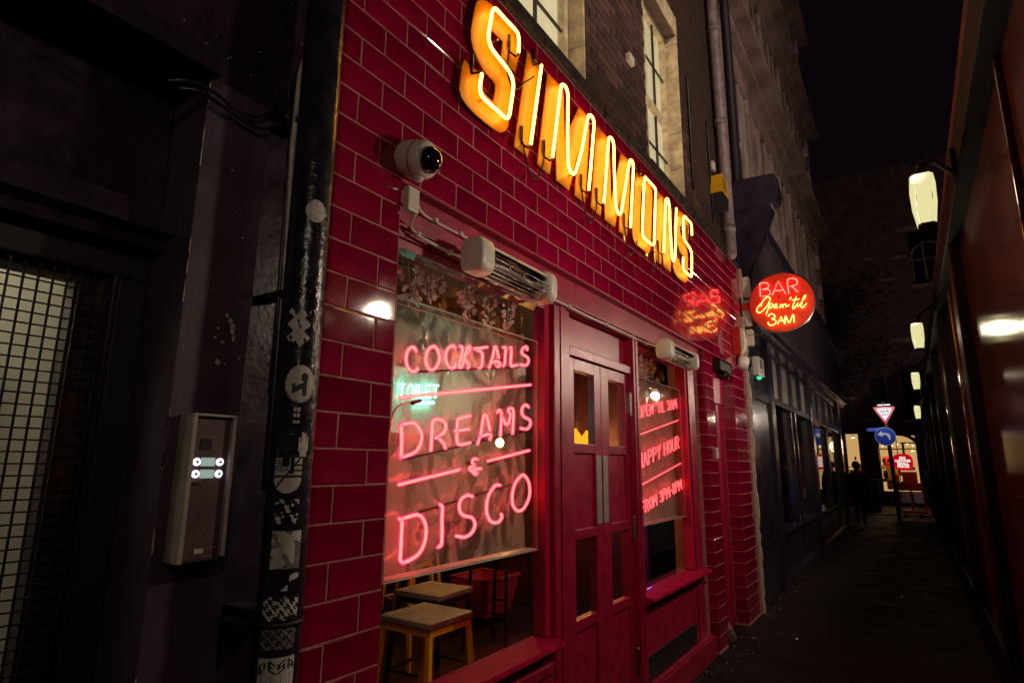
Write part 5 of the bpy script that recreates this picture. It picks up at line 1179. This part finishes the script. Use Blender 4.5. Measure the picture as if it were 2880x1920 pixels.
# red hanging lozenge
RXX=24.0
rs_=thing('hanging_shop_sign','red hanging shop sign with white lettering beyond the road sign','sign',(RXX,-1.2,1.65))
n=32; O=[(-1.215+ (abs(cos(2*pi*k/n))**.72)*(1 if cos(2*pi*k/n)>=0 else -1)*.30, 1.66+(abs(sin(2*pi*k/n))**.72)*(1 if sin(2*pi*k/n)>=0 else -1)*.285) for k in range(n)]
pl=MB().prism(O,RXX,RXX+.05,'x').build('plate',em('lit_sign_red',(1,.0,.02),.50),rs_)
for i,(tx,s) in enumerate((('BIG',.12),('LUNCHES',.105),('SMALL',.115),('PRICES',.115))):
    me=textmesh(tx,s,'lettering',.007); me.materials.append(MT['tubewhite'] if False else em('lit_letter_%d'%i,(1,.92,.78),.9))
    for v in me.vertices: v.co=(RXX-.004,-1.215-v.co.x,1.795-i*.095+v.co.y)
    o=obj('lettering',me); o.parent=pl
MB().box(RXX+.0,-1.31,1.90,RXX+.06,-1.24,2.30).build('hanger','blackmatt',rs_); MB().box(RXX+.0,-1.9,2.30,RXX+.06,-1.20,2.34).build('arm','blackmatt',rs_)
# barrier with two pale reflectors, bins
br=thing('road_barrier','red plastic road barrier with two pale reflector panels by the post','barrier',(21.2,-1.3,0))
MB().box(21.2,-1.72,.78,21.26,-1.02,1.02).build('top_rail','signred',br,False,.02); MB().box(21.2,-1.72,.10,21.26,-1.02,.20).build('bottom_rail','signred',br,False,.02)
for y in (-1.72,-1.38,-1.06): MB().box(21.205,y,.20,21.255,y+.05,.78).build('stanchion','signred',br,False,.01)
for y in (-1.655,-1.32): MB().box(21.19,y,.42,21.20,y+.24,.74).build('reflector',pm('reflector_%d'%int(-y*100),(.62,.42,.30),.4),br,False,.03); 
for y in (-1.60,-1.2): MB().box(21.05,y,.0,21.42,y+.1,.098).build('foot','blackmatt',br,False,.01)
for i,(x,y,w_,h_,lab) in enumerate(((23.0,-.28,.34,1.0,'dark bin beside the far kerb, left of the sign post'),(23.4,.05,.30,.95,'second dark bin farther left near the lit window'))):
    b=thing('street_bin',lab,'bin',(x,y,0),'bins at the far street'); MB().prism([(y-w_/2,0),(y+w_/2,0),(y+w_/2*1.05,h_),(y-w_/2*1.05,h_)],x,x+.4,'x').build('body','blackmatt',b,False,.02); MB().box(x-.02,y-w_/2*1.1,h_+.002,x+.42,y+w_/2*1.1,h_+.06).build('lid','blackmatt',b,False,.015)
kb=structure(MB().box(21.5,-4,-.0,22.0,3,.035).build('kerb_stone','gutter'))
# walking person seen from behind
def figure(name,label,loc,scale,mats,stride,arms):
    t=thing(name,label,'person',loc)
    V=[];E=[];R=[]
    def v(p,r): V.append(p); R.append(r); return len(V)-1
    def e(a,b): E.append((a,b))
    pel=v((0,0,.93),(.155,.115)); wa=v((.0,0,1.10),(.15,.105)); ch=v((.01,0,1.30),(.19,.125)); nk0=v((.015,0,1.45),(.10,.085)); nk=v((.02,0,1.53),(.055,.06)); h1=v((.03,0,1.60),(.075,.09)); h2=v((.035,0,1.69),(.082,.10)); h3=v((.03,0,1.765),(.05,.06))
    for a,b in ((pel,wa),(wa,ch),(ch,nk0),(nk0,nk),(nk,h1),(h1,h2),(h2,h3)): e(a,b)
    for s,st in ((1,stride),(-1,-stride)):
        hp=v((.01*st,.10*s,.86),(.105,.10)); kn=v((.13*st+.03,.105*s,.48),(.068,.065)); an=v((.27*st-.04*(st<0),.10*s,.085+.05*(st<0)),(.045,.042)); to=v((.27*st+.15,.115*s,.035+.02*(st<0)),(.042,.03))
        e(pel,hp);e(hp,kn);e(kn,an);e(an,to)
        sh=v((0,.195*s,1.395),(.075,.075)); el=v((-.10*st-.02,.255*s,1.12),(.052,.05)); wr_=v((-.15*st+.06,.265*s,.87),(.036,.034)); hd=v((-.16*st+.09,.262*s,.78),(.042,.028))
        e(nk0,sh);e(sh,el);e(el,wr_);e(wr_,hd)
        for q in range(3):
            f=v((-.16*st+.10+.0,(.25+.02*(q-1))*s,.70-.005*abs(q-1)),(.010,.010)); e(hd,f)
        th=v((-.15*st+.125,.245*s,.755),(.011,.011)); e(hd,th)
    me=bpy.data.meshes.new('body'); me.from_pydata(V,E,[]); o=bpy.data.objects.new('body',me); COL.objects.link(o)
    sk=o.modifiers.new('skin','SKIN'); sk.use_smooth_shade=True; ss=o.modifiers.new('sub','SUBSURF'); ss.levels=2; ss.render_levels=2
    for i,r in enumerate(R): me.skin_vertices[0].data[i].radius=r
    me.skin_vertices[0].data[0].use_root=True
    dg=bpy.context.evaluated_depsgraph_get(); m2=bpy.data.meshes.new_from_object(o.evaluated_get(dg)); bpy.data.objects.remove(o)
    for mn in mats: m2.materials.append(MT[mn])
    for p in m2.polygons:
        c=p.center; p.use_smooth=True
        p.material_index = 1 if (c.z>1.50 or (c.z<.83 and abs(c.y)>.2)) else 0
    for vv in m2.vertices: vv.co=Vector(loc)+Vector((vv.co.x*scale,vv.co.y*scale,vv.co.z*scale))
    b=obj('body',m2,t)
    L=Vector(loc)
    MB().lathe([(.02,.105),(.06,.09),(.092,.04),(.098,-.01),(.085,-.06)],L+Vector((.025,0,1.70))*scale,(0,0,1),16).build('hair','cloth',t,True)
    f=MB()
    for s in (1,-1): f.lathe([(.012,-.008),(.014,0),(.008,.008)],L+Vector((.125,.032*s,1.70))*scale,(1,0,0),8)
    f.build('eyes','signblack',t,True)
    f=MB(); f.tube([L+Vector((.122,0,1.71))*scale,L+Vector((.142,0,1.665))*scale],.011,6); f.build('nose',mats[1],t,True)
    f=MB(); f.tube([L+Vector((.118,.025,1.63))*scale,L+Vector((.124,0,1.628))*scale,L+Vector((.118,-.025,1.63))*scale],.006,6); f.build('mouth',mats[0],t,True)
    f=MB()
    for s in (1,-1): f.lathe([(.006,-.012),(.02,0),(.006,.012)],L+Vector((.03,.092*s,1.69))*scale,(0,1,.2),8)
    f.build('ears',mats[1],t,True)
    cm=MB(); cm.lathe([(.20,.80),(.215,.95),(.20,1.15),(.23,1.33),(.17,1.44),(.08,1.49)],L,(0,0,1),20)
    for vv in range(len(cm.v)): 
        x,y,z=cm.v[vv]; cm.v[vv]=(L.x+(x-L.x)*.78*scale,L.y+(y-L.y)*scale,L.z+(z-L.z)*scale)
    cm.build('coat',mats[0],t,True)
    return t
figure('person','person in dark coat walking away past the end of the dark shop',(17.26,-.22,0),.905,('cloth','skin'),1,None)
p2=figure('person','person in dark clothes standing at the right edge near the brown frontage',(20.9,-1.95,0),.95,('cloth','skin'),.25,None)
# tree
tr_=thing('street_tree','dark leafy street tree in front of the far brick building','tree',(24.2,.6,0))
MB().tube([(24.2,.9,0),(24.25,.8,3),(24.2,.6,5.5),(24.1,.4,8.0)],.16,8,rr=[.2,.16,.12,.05]).build('trunk','bark',tr_,True)
lm=MB(); rt_=random.Random(2); tips=[]
for i in range(9):
    z0=4.2+i*.45; a=i*2.4; L_=1.1+.5*sin(i); p1=Vector((24.2,.65,z0)); p2=p1+Vector((cos(a)*L_*.6,sin(a)*L_,.7+.2*sin(i*3)))
    lm.tube([p1,(p1+p2)/2+Vector((0,0,.12)),p2],.05,6,rr=[.06,.04,.02]); tips+=[p2,(p1+p2)/2]
lm.build('limb','bark',tr_,True)
cr=MB()
for i in range(5200):
    c=tips[rt_.randrange(len(tips))]; q=Vector((rt_.gauss(0,.42),rt_.gauss(0,.42),rt_.gauss(0,.36)))+c; s=rt_.uniform(.045,.085)
    Rm=Matrix.Rotation(rt_.uniform(0,6.3),3,'Z')@Matrix.Rotation(rt_.uniform(-1.2,1.2),3,'X')
    cr.add([q+Rm@Vector(p) for p in ((-s,0,0),(0,-s*.6,0),(s,0,0),(0,s*.6,.01))],[(0,1,2,3)])
cr.build('crown','leafdark',tr_)
# litter
for i,(x,y,lab) in enumerate(((5.0,-.45,'pale scrap of paper on the ground by the wide tiled pier'),(7.6,-1.2,'small pale litter scrap on the dark pavement'),(4.0,-1.5,'bright bottle cap on the ground near the right wall'))):
    s=.03 if i<2 else .014
    tag(MB().add([(x-s,y-s*.5,.012),(x+s,y-s*.3,.02),(x+s*.7,y+s*.6,.012),(x-s*.6,y+s*.4,.018)],[(0,1,2,3)]).build('litter','paper'),lab,'litter')
ds=tag(MB().lathe([(.06,0),(.075,.05),(.05,.12),(.02,.17)],(4.56,.03,.0),(0,0,1),12).build('rubble_lump','gutter',None,True),'small lump of rubble at the foot between the tiled piers','rubble')
